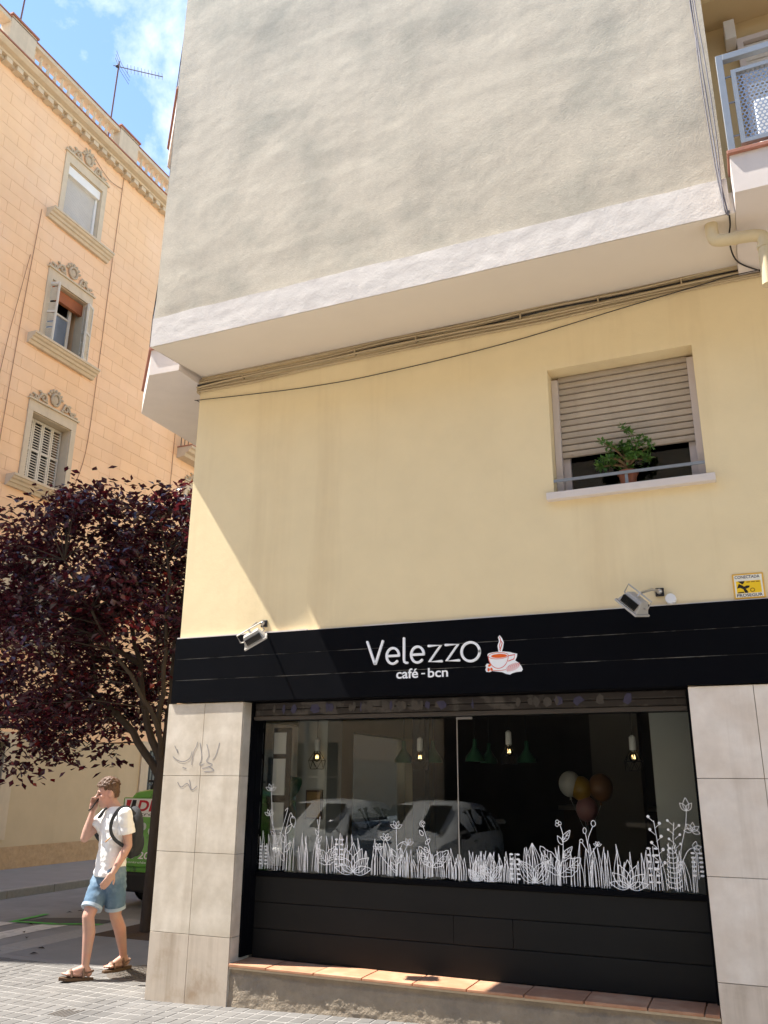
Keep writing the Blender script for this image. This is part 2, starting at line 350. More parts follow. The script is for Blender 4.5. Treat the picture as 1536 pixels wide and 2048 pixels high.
DX, DY = -2.35+.23*9, -1.75+.30*4
def skip(x, y): return (x-MH[0])**2+(y-MH[1])**2 < .36**2 or (abs(x-DX) < .05 and abs(y-DY) < .05)
for i in range(20):
    for j in range(9):
        x = -2.35+.23*i; y = -1.75+.30*j
        if skip(x, y) or (x > .2 and y > .1): continue
        z = ground_z(x)+random.uniform(-.0015, .0015)
        if first: o = proto; o.location = Vector((x, y, z-.006))-wpos(pav); WO[o.name] = Vector((x, y, z)); first = False
        else: o = inst(proto, (x, y, z-.006), pav)
        o.rotation_euler = (random.uniform(-.004, .004), -math.atan(.03) if x > 0 else random.uniform(-.004, .004), 0)
        count += 1
rest = MB()
for i in range(56):
    for j in range(-5, 9):
        x = -2.35+.23*i; y = -1.75+.30*j
        if (j >= 0 and i < 20) or (x > .2 and y > .1): continue
        pads(rest, x, y, ground_z(x), .03 if 0 < x < 5 else 0)
obj('paving_tiles', rest, M['pave'], pav, kind='stuff')
# manhole and small drain
mh = empty('manhole_cover', (MH[0], MH[1], -.005), label='round iron manhole cover in the pavement under the walking man', cat='manhole')
obj('rim', MB().lathe([(.36, -.02), (.36, .0), (.34, .003), (.31, .003), (.305, -.002)], (*MH, 0), 40, caps=False), M['iron'], mh, smooth=True)
obj('surround', MB().lathe([(.42, -.02), (.42, -.003), (.36, -.003)], (*MH, 0), 40, caps=False), M['concrete'], mh)
lid = obj('lid', MB().lathe([(.303, -.02), (.303, .0)], (*MH, 0), 40), M['iron'], mh)
st = MB()
for i in range(-5, 6):
    for j in range(-5, 6):
        if i*i+j*j < 29: st.box(MH[0]+i*.052-.016, MH[0]+i*.052+.016, MH[1]+j*.052-.016, MH[1]+j*.052+.016, 0, .004)
obj('tread_studs', st, M['iron'], lid, kind='stuff')
dr = empty('drain_cover', (DX, DY, -.006), label='small worn square drain cover set among the pavement tiles', cat='drain')
obj('plate', MB().box(DX-.112, DX+.112, DY-.145, DY+.145, -.02, -.001), M['pave'], dr)
dg_ = MB()
for i in range(6): dg_.box(DX-.085+.03*i, DX-.072+.03*i, DY-.11, DY+.05+.03*(i % 3), -.002, .002)
obj('ribs', dg_, M['iron'], dr)

# ================================================================== CAFE BUILDING
B = empty('cafe_building', (2.5, 4, 0), label='corner building with yellow ground floor, grey stuccoed upper storey and black café front', cat='building')
WIN = (3.50, 4.625, 3.83, 4.91)
wl = MB()
for a0, a1, b0, b1 in wall_cells(.05, 9, 2.326, 5.56, [WIN]): wl.box(a0, a1, .02, .34, b0, b1)
obj('wall', wl, M['yellow'], B)
sw = MB()
for a0, a1, b0, b1 in wall_cells(.34, 15, 0, 15, [(1.0, 2.3, .35, 2.25), (3.2, 5.2, .35, 2.25)]): sw.box(.05, .3, a0, a1, b0, b1)
obj('side_wall', sw, M['yellow'], B)
obj('back_wall', MB().box(.05, 9, 15, 15.2, 0, 15), M['yellow'], B)
obj('far_wall', MB().box(9, 9.2, .02, 15.2, 0, 15), M['yellow'], B)
obj('roof', MB().box(0, 9.3, -.9, 15.3, 15, 15.25), M['concrete'], B)
# upper storey: uneven stucco over the jetty
def fbm(p, o=4):
    s = 0; a = 1
    for i in range(o): s += a*mn.noise(p); p = p*2.03; a *= .5
    return s
XL, XR, YF, ZS = .085, 4.99, -.80, 5.42
uw = MB(); nx, nzz = 130, 150; vs = []; fs = []
for j in range(nzz+1):
    z = 5.71+(10.4-5.71)*j/nzz
    for i in range(nx+1):
        x = XL+(XR-XL)*i/nx; e = min(1, (x-XL)/.08, (XR-x)/.08)
        q = Vector((x, z, 0)); d = .010*fbm(q*.7)+.002*fbm(Vector((x*2.2+9, z*4.5, 3)))+.0014*fbm(q*13)
        d += .005*max(0, mn.noise(Vector((x*.7, z*3.1, 7.7))))
        vs.append((x, YF+d*max(.25, e), z))
for j in range(nzz):
    for i in range(nx): k = j*(nx+1)+i; fs.append((k, k+1, k+nx+2, k+nx+1))
uw.add(vs, fs); uw.box(XL, XR, YF, .02, 10.4, 15)
uw.add([(XL, YF, 5.6), (XL, .35, 5.6), (XL, .35, 10.4), (XL, YF, 10.4)], [(0, 1, 2, 3)]); uw.add([(XR, YF, 5.6), (XR, .5, 5.6), (XR, .5, 10.4), (XR, YF, 10.4)], [(3, 2, 1, 0)])
obj('upper_wall', uw, M['stucco'], B, smooth=True)
bd = MB(); vs = []; fs = []; nx, nzz = 150, 12
for j in range(nzz+1):
    for i in range(nx+1):
        x = XL-.004+(XR-XL+.008)*i/nx; z = ZS+.292*j/nzz
        d = .003*fbm(Vector((x*3, z*6, 1)))+.0015*fbm(Vector((x*14, z*14, 5)))
        zz = z+(.010*fbm(Vector((x*2.5, 8, 2))) if j == nzz else 0)
        vs.append((x, YF-.014+d, zz))
for j in range(nzz):
    for i in range(nx): k = j*(nx+1)+i; fs.append((k, k+1, k+nx+2, k+nx+1))
bd.add(vs, fs); k = nzz*(nx+1)
tp = [vs[k+i] for i in range(nx+1)]; bd.add(tp+[(p[0], YF+.03, p[2]) for p in tp], [(i, i+1, i+nx+2, i+nx+1) for i in range(nx)])
bd.add([(XL-.004, YF-.014, ZS), (XL-.004, .0, ZS+.07), (XL-.004, 0, ZS+.29), (XL-.004, YF-.014, ZS+.29)], [(0, 1, 2, 3)])
obj('band', bd, M['band'], B, smooth=True)
sf = MB().prism([(XL, YF-.008, ZS-.002), (XL, .03, ZS+.085), (XL, .03, ZS+.18), (XL, YF+.01, ZS+.18)], (XR+.03-XL, 0, 0)); obj('soffit', sf, M['soffit'], B)
# side balconies over the side street
for k in range(3):
    z0 = ZS+3.2*k
    pl = [(.05, -.345), (-.285, -.365), (-.93, .33), (-.93, 9), (.05, 9)]
    sb = empty('side_balcony', (-.4, 3, z0), B)
    obj('slab', MB().prism([(x, y, z0) for x, y in pl], (0, 0, .27)), M['white_render'], sb)
    pl2 = [(.05, -.37), (-.295, -.39), (-.955, .32), (-.955, 9), (.05, 9)]
    obj('coping', MB().prism([(x, y, z0+.27) for x, y in pl2], (0, 0, .03)), M['coping'], sb)
    rl = MB(); pts = [(.03, -.33), (-.27, -.345), (-.90, .34), (-.90, 9)]
    for (xa, ya), (xb, yb) in zip(pts, pts[1:]):
        n_ = Vector((yb-ya, xa-xb, 0)).normalized()*.012
        rl.prism([(xa-n_.x, ya-n_.y, z0+.36), (xb-n_.x, yb-n_.y, z0+.36), (xb+n_.x, yb+n_.y, z0+.36), (xa+n_.x, ya+n_.y, z0+.36)], (0, 0, .75))
    obj('panel', rl, M['grey_metal'], sb)
    hr = MB(); hr.tube([(x, y, z0+1.2) for x, y in pts], .025, 6)
    for x, y in pts[:3]+[(-.9, 3), (-.9, 6)]: hr.tube([(x, y, z0+.29), (x, y, z0+1.2)], .02, 6)
    obj('handrail', hr, M['dark_metal'], sb)
# pillars faced with stone tiles
M['tile_r'] = mat('brightened_pink_travertine', (.74, .64, .54), .45, .3, var=.08, vs=8, col2=(.85, .77, .68), c2s=3.6, c2r=(.4, .68), bump=.0006, bs=90, streak=((.50, .41, .32), 4, .58, .8, .5), rand=.05)  # pinker stone, its colour also lightened to offset the shade on this pillar
M['tile_rb'] = mat('brightened_pink_stained', (.70, .60, .50), .5, .3, var=.1, vs=7, col2=(.46, .36, .27), c2s=3.2, c2r=(.5, .74), streak=((.36, .28, .2), 6, .46, .76, .7))  # bottom row: real stains over the same colour lightened against shade
ZR = [0, .50, 1.109, 1.712, 2.315]
M['tile_base'] = mat('stained_tile', (.54, .46, .37), .5, .35, var=.1, vs=7, col2=(.34, .25, .17), c2s=3.6, c2r=(.50, .72), streak=((.30, .23, .16), 7, .46, .74, .75), bump=.0006, bs=90)
def pillar(name, x0, x1, y1, cols, zb, side=None):
    core = obj(name, MB().box(x0+.014, x1-.006, .014, y1, zb-.05, 2.314), M['tile_grout'], B)
    for i in range(len(cols)-1):
        for j in range(4):
            a, b_, c, d = cols[i]+.002, cols[i+1]-.002, max(ZR[j], zb-.02)+.002, ZR[j+1]-.002
            dy = random.uniform(0, .0015)
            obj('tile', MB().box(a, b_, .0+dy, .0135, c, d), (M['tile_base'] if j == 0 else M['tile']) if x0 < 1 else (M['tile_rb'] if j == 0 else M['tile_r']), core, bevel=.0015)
    for sx in side or ():
        for j in range(4):
            xa, xb = (x0, x0+.0135) if sx < 0 else (x1-.0055, x1+.006)
            if sx > 0: xa, xb = x1-.0055, x1+.006
            obj('tile', MB().box(xa, xb, .0145, y1-.002, max(ZR[j], zb-.02)+.002, ZR[j+1]-.002), M['tile'], core, bevel=.0015)
    return core
lp = pillar('corner_pillar', 0, .768, .29, [0, .384, .771], 0, (-1, 1))
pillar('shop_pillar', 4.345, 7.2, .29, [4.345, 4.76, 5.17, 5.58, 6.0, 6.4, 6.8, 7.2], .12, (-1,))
# fascia of three painted boards
fb = MB(); fb.box(.05, 7.2, -.0112, .0195, 2.326, 2.884); bk = obj('fascia', fb, mat('chipped_edge', (.03, .029, .028), .7, .2, var=0, col2=(.34, .33, .31), c2s=9, c2r=(.45, .6), stretch=(.35, 1, 1)), B)
for a, b_ in ((2.32, 2.5125), (2.5165, 2.6985), (2.7025, 2.886)):
    obj('board', MB().box(.035, 7.2, -.014, -.0116, a, b_), M['black'], bk)
obj('fascia_end', MB().box(.03, .0348, -.012, .05, 2.321, 2.885), M['black'], bk)
ts = MB(); rnd = random.Random(5); x = .04
while x < 7.1:
    ln = rnd.uniform(.15, .7); ts.box(x, x+ln-.003, -.012+rnd.uniform(-.004, .004), .0198, 2.8865, 2.8935+rnd.uniform(-.004, .006)); x += ln
obj('plaster_edge', ts, M['white_render'], bk)
obj('fascia_underside', MB().box(.772, 4.343, .0, .30, 2.316, 2.324), M['black'], bk)
# roller shutter, its lower end showing under the fascia
M['shutter_paint'] = mat('graffiti_shutter', (.030, .024, .021), .5, .3, var=.2, vs=6, col2=(.085, .074, .066), c2s=5.5, c2r=(.52, .60))
rs = obj('roller_shutter', MB().box(.80, 4.32, .16, .185, 2.20, 2.314), M['shutter_paint'], B)
for k in range(2): obj('slat', MB().box(.80, 4.32, .148-.002*k, .160, 2.203+.056*k, 2.255+.056*k), M['shutter_paint'], rs, bevel=.006)
obj('bottom_bar', MB().box(.80, 4.32, .135, .19, 2.168, 2.200), M['offwhite'] if False else mat('shutter_bar', (.06, .05, .043), .45, .4, .3), rs, bevel=.004)
M['lav'] = mat('lavender_graffiti', (.06, .056, .10), .7, .2, var=.2, vs=30); M['crm'] = mat('cream_graffiti', (.085, .075, .068), .7, .2, var=.25, vs=30)
rnd = random.Random(3); gl = MB(); gc = MB()
for i in range(46):
    x = .95+rnd.random()*3.2; mbx = gl if rnd.random() < .45 else gc
    if x > 2.5 and rnd.random() < .5: continue
    n = 7; ww = rnd.uniform(.012, .05); pts = []
    for q in range(n):
        a = 2*math.pi*q/n; pts.append((x+ww*math.cos(a)*rnd.uniform(.5, 1.2), .1445-.0001*i, 2.258+.045*math.sin(a)*rnd.uniform(.5, 1.1)))
    mbx.poly(pts)
obj('graffiti', gl, M['lav'], rs, kind='stuff', label='lavender graffiti on the rolled shutter'); obj('graffiti', gc, M['crm'], rs, kind='stuff', label='pale graffiti on the rolled shutter')
for x0 in (.772, 4.322): obj('guide_rail', MB().box(x0, x0+.022, .13, .21, .345, 2.314), M['black'], rs)
# shop window
swn = empty('shop_window', (2.55, .3, .93), B)
fr = MB(); fr.box(.772, .80, .212, .34, .345, 2.314); fr.box(4.318, 4.344, .212, .34, .345, 2.314); fr.box(.80, 4.318, .275, .34, .930, .966); fr.box(.80, 4.318, .275, .34, 2.17, 2.2)
obj('frame', fr, M['black'], swn, bevel=.003)
obj('pane', MB().box(.80, 2.5685, .300, .308, .966, 2.17), M['glass'], swn)
obj('pane', MB().box(2.5735, 4.318, .300, .308, .966, 2.17), M['glass'], swn)
obj('glazing_bar', MB().box(2.5675, 2.5745, .2985, .3095, .967, 2.169), M['steel'], swn)
obj('catch', MB().box(2.57, 2.70, .285, .2995, 2.150, 2.168), M['steel'], swn)
sr = empty('stall_riser', (2.55, .3, .34), B)
obj('backing', MB().box(.80, 4.318, .302, .34, .322, .929), M['black_board'], sr)
rnd = random.Random(8)
for j, (a, b_) in enumerate(((.324, .5355), (.5405, .732), (.737, .9285))):
    xs = [.80] + [[], [2.52, 2.97], []][j] + [4.318] if j else [.80, 4.318]
    for i in range(len(xs)-1): obj('board', MB().box(xs[i]+.001, xs[i+1]-.001, .288+rnd.uniform(0, .003), .3015, a, b_), M['black_board'], sr, bevel=.004)
# ledge
lg = obj('ledge', MB().box(.775, 4.343, .006, .287, .284, .3005), M['mortar'], B)
xs = [.775, 1.115, 1.52, 1.915, 2.31, 2.71, 3.11, 3.51, 3.91, 4.25, 4.343]; rnd = random.Random(2)
for i in range(len(xs)-1):
    obj('ledge_tile', MB().box(xs[i]+.004, xs[i+1]-.004, -.014+rnd.uniform(-.003, .003), .2865, .3008, .3215+rnd.uniform(-.0015, .0015)), M['terracotta'], lg, bevel=.004)
pw = MB(); vs = []; fs = []; nx, nzz = 260, 28
for j in range(nzz+1):
    for i in range(nx+1):
        x = .775+3.568*i/nx; z = -.03+.314*j/nzz
        d = .004*fbm(Vector((x*7, z*9, 2)), 3)+.0035*fbm(Vector((x*24, z*30, 4)), 3)-(.012 if z > .245+.02*mn.noise(Vector((x*3, 0, 0))) else 0)
        vs.append((x, .014-d, z))
for j in range(nzz):
    for i in range(nx): k = j*(nx+1)+i; fs.append((k, k+1, k+nx+2, k+nx+1))
pw.add(vs, fs); obj('plinth', pw, M['rough'], B, smooth='all')
# window above, with roller blind
wd = empty('window', (4.06, .15, 3.83), B)
obj('sill', MB().box(3.45, 4.685, -.045, .20, 3.77, 3.83), M['white_render'], wd, bevel=.006)
jm = MB(); jm.box(3.502, 3.555, .15, .30, 3.832, 4.875); jm.box(4.572, 4.623, .15, .30, 3.832, 4.875); jm.box(3.555, 3.61, .22, .30, 3.832, 4.90); jm.box(4.52, 4.572, .22, .30, 3.832, 4.90); jm.box(3.61, 4.52, .23, .30, 3.832, 3.87)
obj('frame', jm, M['jamb'], wd, bevel=.002)
bl = empty('roller_blind', (4.06, .18, 4.17), wd)
n = 13; z0, z1 = 4.178, 4.905; h = (z1-z0)/n
for i in range(n):
    z = z0+h*i; obj('slat', MB().prism([(3.556, .195, z+.005), (3.556, .180, z+.009), (3.556, .176, z+h*.5), (3.556, .181, z+h-.004), (3.556, .195, z+h-.001)], (1.014, 0, 0)), M['slat'], bl)
obj('blind_gap', MB().box(3.556, 4.57, .1955, .205, z0+.004, z1), M['dark'], bl)
for x in (3.63, 4.49): obj('stop_knob', MB().lathe([(.012, .165), (.012, .181)], (x, 0, z0+.027), 10, 'y'), M['slat'], bl)
obj('pane', MB().box(3.61, 4.52, .255, .261, 3.87, 4.30), M['glass2'], wd)
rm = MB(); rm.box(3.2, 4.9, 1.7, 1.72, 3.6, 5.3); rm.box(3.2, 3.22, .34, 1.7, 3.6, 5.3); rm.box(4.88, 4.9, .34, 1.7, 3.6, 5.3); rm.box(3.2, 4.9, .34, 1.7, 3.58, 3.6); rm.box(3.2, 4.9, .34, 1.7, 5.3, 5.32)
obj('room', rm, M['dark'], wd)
gb = MB(); gb.box(3.5025, 4.6225, .020, .028, 3.928, 3.952); gb.box(4.045, 4.068, .029, .035, 3.831, 3.945); obj('guard_bar', gb, M['grey_metal'], wd)
# balconies to the right, beyond the stucco
M['balcony_wall'] = mat('balcony_render', (.55, .41, .22), .88, .15, var=.05, vs=2, bump=.001, bs=60)
obj('balcony_wall', MB().box(5.0, 9, .45, .7, 5.4, 15), M['balcony_wall'], B)
for k in range(3):
    z0 = ZS+3.2*k; rb = empty('balcony', (6.5, -.3, z0), B)
    obj('slab', MB().box(5.022, 9, -1.03, .45, z0, z0+.295), M['white_render'], rb)
    obj('coping', MB().box(5.008, 9, -1.055, -.80, z0+.296, z0+.325), M['coping'], rb, bevel=.004)
    zt = z0+.325
    fr = MB(); fr.box(5.02, 5.065, -1.04, -.995, zt, zt+.815); fr.box(5.0655, 8.9, -1.04, -.995, zt+.765, zt+.815); fr.box(7.0, 7.045, -1.04, -.995, zt, zt+.7645)
    for z in (.12, .40, .62): fr.box(5.0655, 5.105, -1.022, -1.012, zt+z, zt+z+.012)
    obj('railing_frame', fr, M['grey_metal'], rb, bevel=.002)
    pf = MB(); x0, x1, za, zb = 5.105, 6.95, zt+.045, zt+.665
    pf.box(x0, x0+.03, -1.035, -1.0, za, zb); pf.box(x1-.03, x1, -1.035, -1.0, za, zb); pf.box(x0+.0305, x1-.0305, -1.035, -1.0, za, za+.03); pf.box(x0+.0305, x1-.0305, -1.035, -1.0, zb-.03, zb)
    pf_o = obj('panel_frame', pf, M['grey_metal'], rb)
    if k < 2:
        hx = MB(); p = .030
        def hexcell(cx, cz):
            vs = []
            for rr in (p*.577, p*.40):
                for q in range(6): a = math.pi/6+q*math.pi/3; vs.append((cx+rr*math.cos(a), -1.0175, cz+rr*math.sin(a)))
            hx.add(vs, [(q, (q+1) % 6, (q+1) % 6+6, q+6) for q in range(6)])
        row = 0; z = za+.035
        while z < zb-.03:
            x = x0+.035+(p/2 if row % 2 else 0)
            while x < (x1-.035 if k == 0 else x0): hexcell(x, z); x += p
            z += p*.866; row += 1
        if hx.v: obj('perforated_sheet', hx, mat('galvanised_sheet', (.34, .37, .41), .35, .5, .6), pf_o, kind='stuff')
    ds = empty('balcony_door', (6.1, .43, z0+.3), rb)
    obj('door_frame', MB().box(5.29, 5.34, .40, .449, z0+.3, z0+2.62).box(6.9, 6.95, .40, .449, z0+.3, z0+2.62).box(5.3405, 6.8995, .40, .449, z0+2.57, z0+2.62), M['jamb'], ds)
    for i in range(24): obj('shutter_slat', MB().box(5.341, 6.899, .425, .444, z0+.32+.093*i, z0+.32+.093*i+.086), M['offwhite'], ds, bevel=.006)
obj('balcony_beam', MB().box(5.0, 9, .12, .449, ZS+2.84, ZS+3.2), M['balcony_wall'], B)
# café room
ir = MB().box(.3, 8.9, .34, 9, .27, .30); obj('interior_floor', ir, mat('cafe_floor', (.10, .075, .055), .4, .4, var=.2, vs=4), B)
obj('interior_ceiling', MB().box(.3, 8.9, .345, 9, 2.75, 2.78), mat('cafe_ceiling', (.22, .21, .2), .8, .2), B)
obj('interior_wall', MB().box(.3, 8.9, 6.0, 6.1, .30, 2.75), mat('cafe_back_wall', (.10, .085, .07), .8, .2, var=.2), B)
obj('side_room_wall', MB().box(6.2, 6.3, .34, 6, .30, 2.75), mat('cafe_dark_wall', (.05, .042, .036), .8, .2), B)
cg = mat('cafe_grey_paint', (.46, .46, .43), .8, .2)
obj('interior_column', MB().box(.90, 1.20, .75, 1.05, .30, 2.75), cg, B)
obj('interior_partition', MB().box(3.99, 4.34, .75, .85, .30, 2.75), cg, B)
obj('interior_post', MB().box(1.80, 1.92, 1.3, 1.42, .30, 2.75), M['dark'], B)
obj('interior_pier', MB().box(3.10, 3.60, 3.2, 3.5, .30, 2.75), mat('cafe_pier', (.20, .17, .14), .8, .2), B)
obj('side_pane', MB().box(.16, .168, 1.0, 2.3, .35, 2.25), M['glass2'], B); obj('side_pane', MB().box(.16, .168, 3.2, 5.2, .35, 2.25), M['glass2'], B)
# ================================================================== THINGS ON THE FACADE
YC = [0]
def ribbon(mb, pts, w_, y, taper=False, cap=False):
    pts = [Vector((p[0], 0, p[1])) for p in pts]; k = len(pts); vs = []
    YC[0] += 1; yy = y-.0000045*(YC[0] % 200)
    for i, p in enumerate(pts):
        t = pts[min(i+1, k-1)]-pts[max(i-1, 0)]; t.normalize(); n_ = Vector((-t.z, 0, t.x)); ww = w_*(1-.75*i/(k-1)) if taper else w_
        for s in (1, -1): q = p+n_*ww*.5*s; vs.append((q.x, yy, q.z))
    mb.add(vs, [(2*i, 2*i+1, 2*i+3, 2*i+2) for i in range(k-1)])
    if cap:
        for p in (pts[0], pts[-1]): mb.poly([(p.x+w_*.5*math.cos(2*math.pi*j/12), yy-.0004, p.z+w_*.5*math.sin(2*math.pi*j/12)) for j in range(12)])
def arc(cx, cz, rx, rz_, a0, a1, n=20): return [(cx+rx*math.cos(math.radians(a0+(a1-a0)*i/n)), cz+rz_*math.sin(math.radians(a0+(a1-a0)*i/n))) for i in range(n+1)]
def solid(mb, y0, dy):                       # give flat print-thin lettering a body
    n = len(mb.v); fs = list(mb.f); mb.v += [Vector((p.x, p.y+dy, p.z)) for p in mb.v[:n]]
    for f in fs:
        for i in range(len(f)): a, b_ = f[i], f[(i+1) % len(f)]; mb.f.append((a, b_, b_+n, a+n)); mb.m.append(0)
    return mb
S = empty('cafe_sign', (2.45, -.02, 2.46), label='white raised lettering Velezzo café-bcn on the black fascia', cat='sign')
def CX(c): return 1.921+(c-62)*.000926
def CZ(c, q): # crop pixel of the sign detail to wall height (baseline slopes with the view)
    return 2.757-(q-(100-.026*(c-62)*1.0))*.000935
bz, xh, cz_ = 2.566, .125, 2.752; sw_ = .0185
def letter(ch, strokes, cap=True):
    mb = MB()
    for s_ in strokes: ribbon(mb, s_, sw_, -.030, cap=cap)
    solid(mb, 0, .0145); obj('letter_'+ch.lower(), mb, M['letter'], S)
X = 1.925
letter('V', [[(1.930, cz_), (1.999, bz+.004), (2.003, bz+.004), (2.066, cz_)]])
def ee(cx): return [arc(cx, bz+.064, .053, .062, 0, 315, 26)[:], [(cx-.05, bz+.064), (cx+.053, bz+.064)]]
letter('e', ee(2.154)); letter('l', [[(2.250, cz_+.012), (2.250, bz+.03), (2.254, bz+.012), (2.266, bz+.004), (2.278, bz+.004)]]); letter('e', ee(2.364))
for cx in (2.511, 2.652): letter('z', [[(cx-.052, bz+.126), (cx+.048, bz+.126), (cx-.048, bz+.003), (cx+.054, bz+.003)]])
letter('o', [arc(2.800, bz+.064, .072, .072, 0, 360, 36)])
cw = text_mb('café', 2.180, 2.365, 2.449, 2.526, -.0165, offset=.018); solid(cw, 0, .002); obj('letters_cafe', cw, M['letter'], S)
cw = text_mb('bcn', 2.447, 2.612, 2.449, 2.522, -.0165, offset=.018); solid(cw, 0, .002); obj('letters_bcn', cw, M['letter'], S)
obj('hyphen', MB().box(2.392, 2.423, -.0165, -.0145, 2.476, 2.486), M['letter'], S)
# cup emblem beside the name
E_ = empty('cup_emblem', (3.06, -.016, 2.46), label='round white emblem of a steaming coffee cup with croissant and beans', cat='emblem')
M['or'] = mat('orange_print', (.85, .13, .015), .5, .3, var=0); M['pk'] = mat('pink_print', (.80, .60, .60), .5, .3, var=0); M['rd'] = mat('red_print', (.72, .12, .08), .5, .3, var=0)
def disc(mb, cx, cz, rx, rz_, y, rot=0, n=24):
    c, s = math.cos(rot), math.sin(rot)
    mb.poly([(cx+rx*math.cos(a)*c-rz_*math.sin(a)*s, y, cz+rx*math.cos(a)*s+rz_*math.sin(a)*c) for a in [2*math.pi*i/n for i in range(n)]])
wb = MB()
wb.poly([(x, -.0158, z) for x, z in ((2.93, 2.60), (2.95, 2.53), (2.925, 2.535), (2.912, 2.52), (2.918, 2.505), (2.91, 2.49), (2.918, 2.473), (2.945, 2.47), (2.965, 2.478), (3.00, 2.472), (3.04, 2.466), (3.07, 2.452), (3.10, 2.445), (3.12, 2.455), (3.15, 2.462), (3.19, 2.465), (3.20, 2.48), (3.19, 2.505), (3.17, 2.53), (3.145, 2.548), (3.158, 2.575), (3.162, 2.598), (3.13, 2.605), (3.11, 2.612), (3.06, 2.62), (3.045, 2.62), (3.055, 2.65), (3.062, 2.69), (3.050, 2.72), (3.032, 2.745), (3.018, 2.73), (3.025, 2.70), (3.012, 2.665), (3.018, 2.62), (2.97, 2.617), (2.94, 2.612))])
solid(wb, 0, .0015); obj('backing', wb, M['letter'], E_)
cu_ = MB(); ribbon(cu_, arc(3.015, 2.590, .078, .095, 180, 360, 20), .005, -.0164); ribbon(cu_, arc(3.015, 2.590, .078, .024, 0, 360, 24), .004, -.0165); ribbon(cu_, [(3.09, 2.585), (3.145, 2.592), (3.135, 2.56), (3.09, 2.545)], .007, -.0166); ribbon(cu_, arc(3.015, 2.497, .085, .018, 160, 330, 16), .004, -.0167)
obj('cup_outline', cu_, M['rd'], E_)
cf = MB(); disc(cf, 3.022, 2.588, .062, .015, -.0168); obj('coffee', cf, M['or'], E_)
stm = MB(); ribbon(stm, [(3.03, 2.735), (3.040, 2.70), (3.026, 2.665), (3.034, 2.625)], .005, -.0164); ribbon(stm, [(3.035, 2.705), (3.050, 2.685), (3.040, 2.655), (3.028, 2.63)], .007, -.0165); obj('steam', stm, M['rd'], E_)
bn = MB(); [disc(bn, x, z, .013, .009, -.0165, a) for x, z, a in ((2.945, 2.52, .6), (2.937, 2.488, 1.2), (2.960, 2.49, 2.0))]; obj('beans', bn, M['or'], E_)
cr_ = MB(); disc(cr_, 3.125, 2.500, .058, .026, -.0169, .35); obj('croissant', cr_, M['pk'], E_)
crl = MB()
for i in range(6): ribbon(crl, [(3.085+.016*i, 2.467+.008*i), (3.09+.016*i, 2.50+.004*i), (3.10+.016*i, 2.515+.003*i)], .003, -.0173)
obj('croissant_lines', crl, M['rd'], E_)
# alarm plate
A = empty('alarm_plate', (4.81, .01, 2.9), label='yellow alarm plate reading CONECTADA PROSEGUR above the black fascia', cat='sign')
ye = mat('plate_yellow', (.78, .44, .05), .5, .35, var=.05); ink = mat('plate_ink', (.05, .045, .08), .6, .3, var=0); wt = mat('plate_pale', (.85, .80, .66), .5, .3, var=0); yb = mat('plate_bright', (.90, .58, .02), .5, .3, var=0); blk = mat('plate_black', (.02, .015, .01), .6, .3, var=0)
obj('plate', MB().box(4.712, 4.912, .008, .0195, 2.897, 3.077), ye, A, bevel=.012)
obj('field', MB().box(4.722, 4.902, .0065, .0078, 2.909, 3.065), wt, A)
obj('picture', MB().box(4.733, 4.891, .0055, .0063, 2.937, 3.023), yb, A)
obj('word', text_mb('CONECTADA', 4.728, 4.888, 3.040, 3.061, .0058, offset=.02), ink, A); obj('word', text_mb('PROSEGUR', 4.730, 4.894, 2.912, 2.933, .0058, offset=.02), ink, A)
pc_ = MB(); pc_.poly([(x, .0050, z) for x, z in ((4.735, 2.972), (4.75, 3.005), (4.775, 2.99), (4.80, 2.955), (4.805, 2.938), (4.785, 2.938), (4.775, 2.965), (4.755, 2.976))]); pc_.poly([(x, .0050, z) for x, z in ((4.745, 3.022), (4.79, 3.022), (4.785, 3.010), (4.772, 2.998))]); pc_.poly([(x, .0049, z) for x, z in ((4.775, 2.980), (4.80, 2.99), (4.818, 2.988), (4.815, 2.975), (4.795, 2.968), (4.78, 2.966))]); pc_.poly([(x, .0050, z) for x, z in ((4.738, 2.945), (4.778, 2.947), (4.778, 2.940), (4.738, 2.938))])
obj('figure', pc_, blk, A)
rg = MB(); ribbon(rg, arc(4.833, 2.957, .013, .012, 0, 360, 16), .006, .0050)
for x in (4.80, 4.83, 4.86): rg.box(x, x+.024, .0046, .0052, 3.010, 3.017)
obj('wheel_mark', rg, mat('plate_brown', (.35, .17, .01), .6), A)
obj('sensor_cap', MB().lathe([(.034, -.035), (.037, -.030), (.037, .0195)], (4.293, 0, 2.930), 24, 'y'), M['white'], smooth=True, label='small round white junction cap beside the alarm floodlight mount', cat='cap')
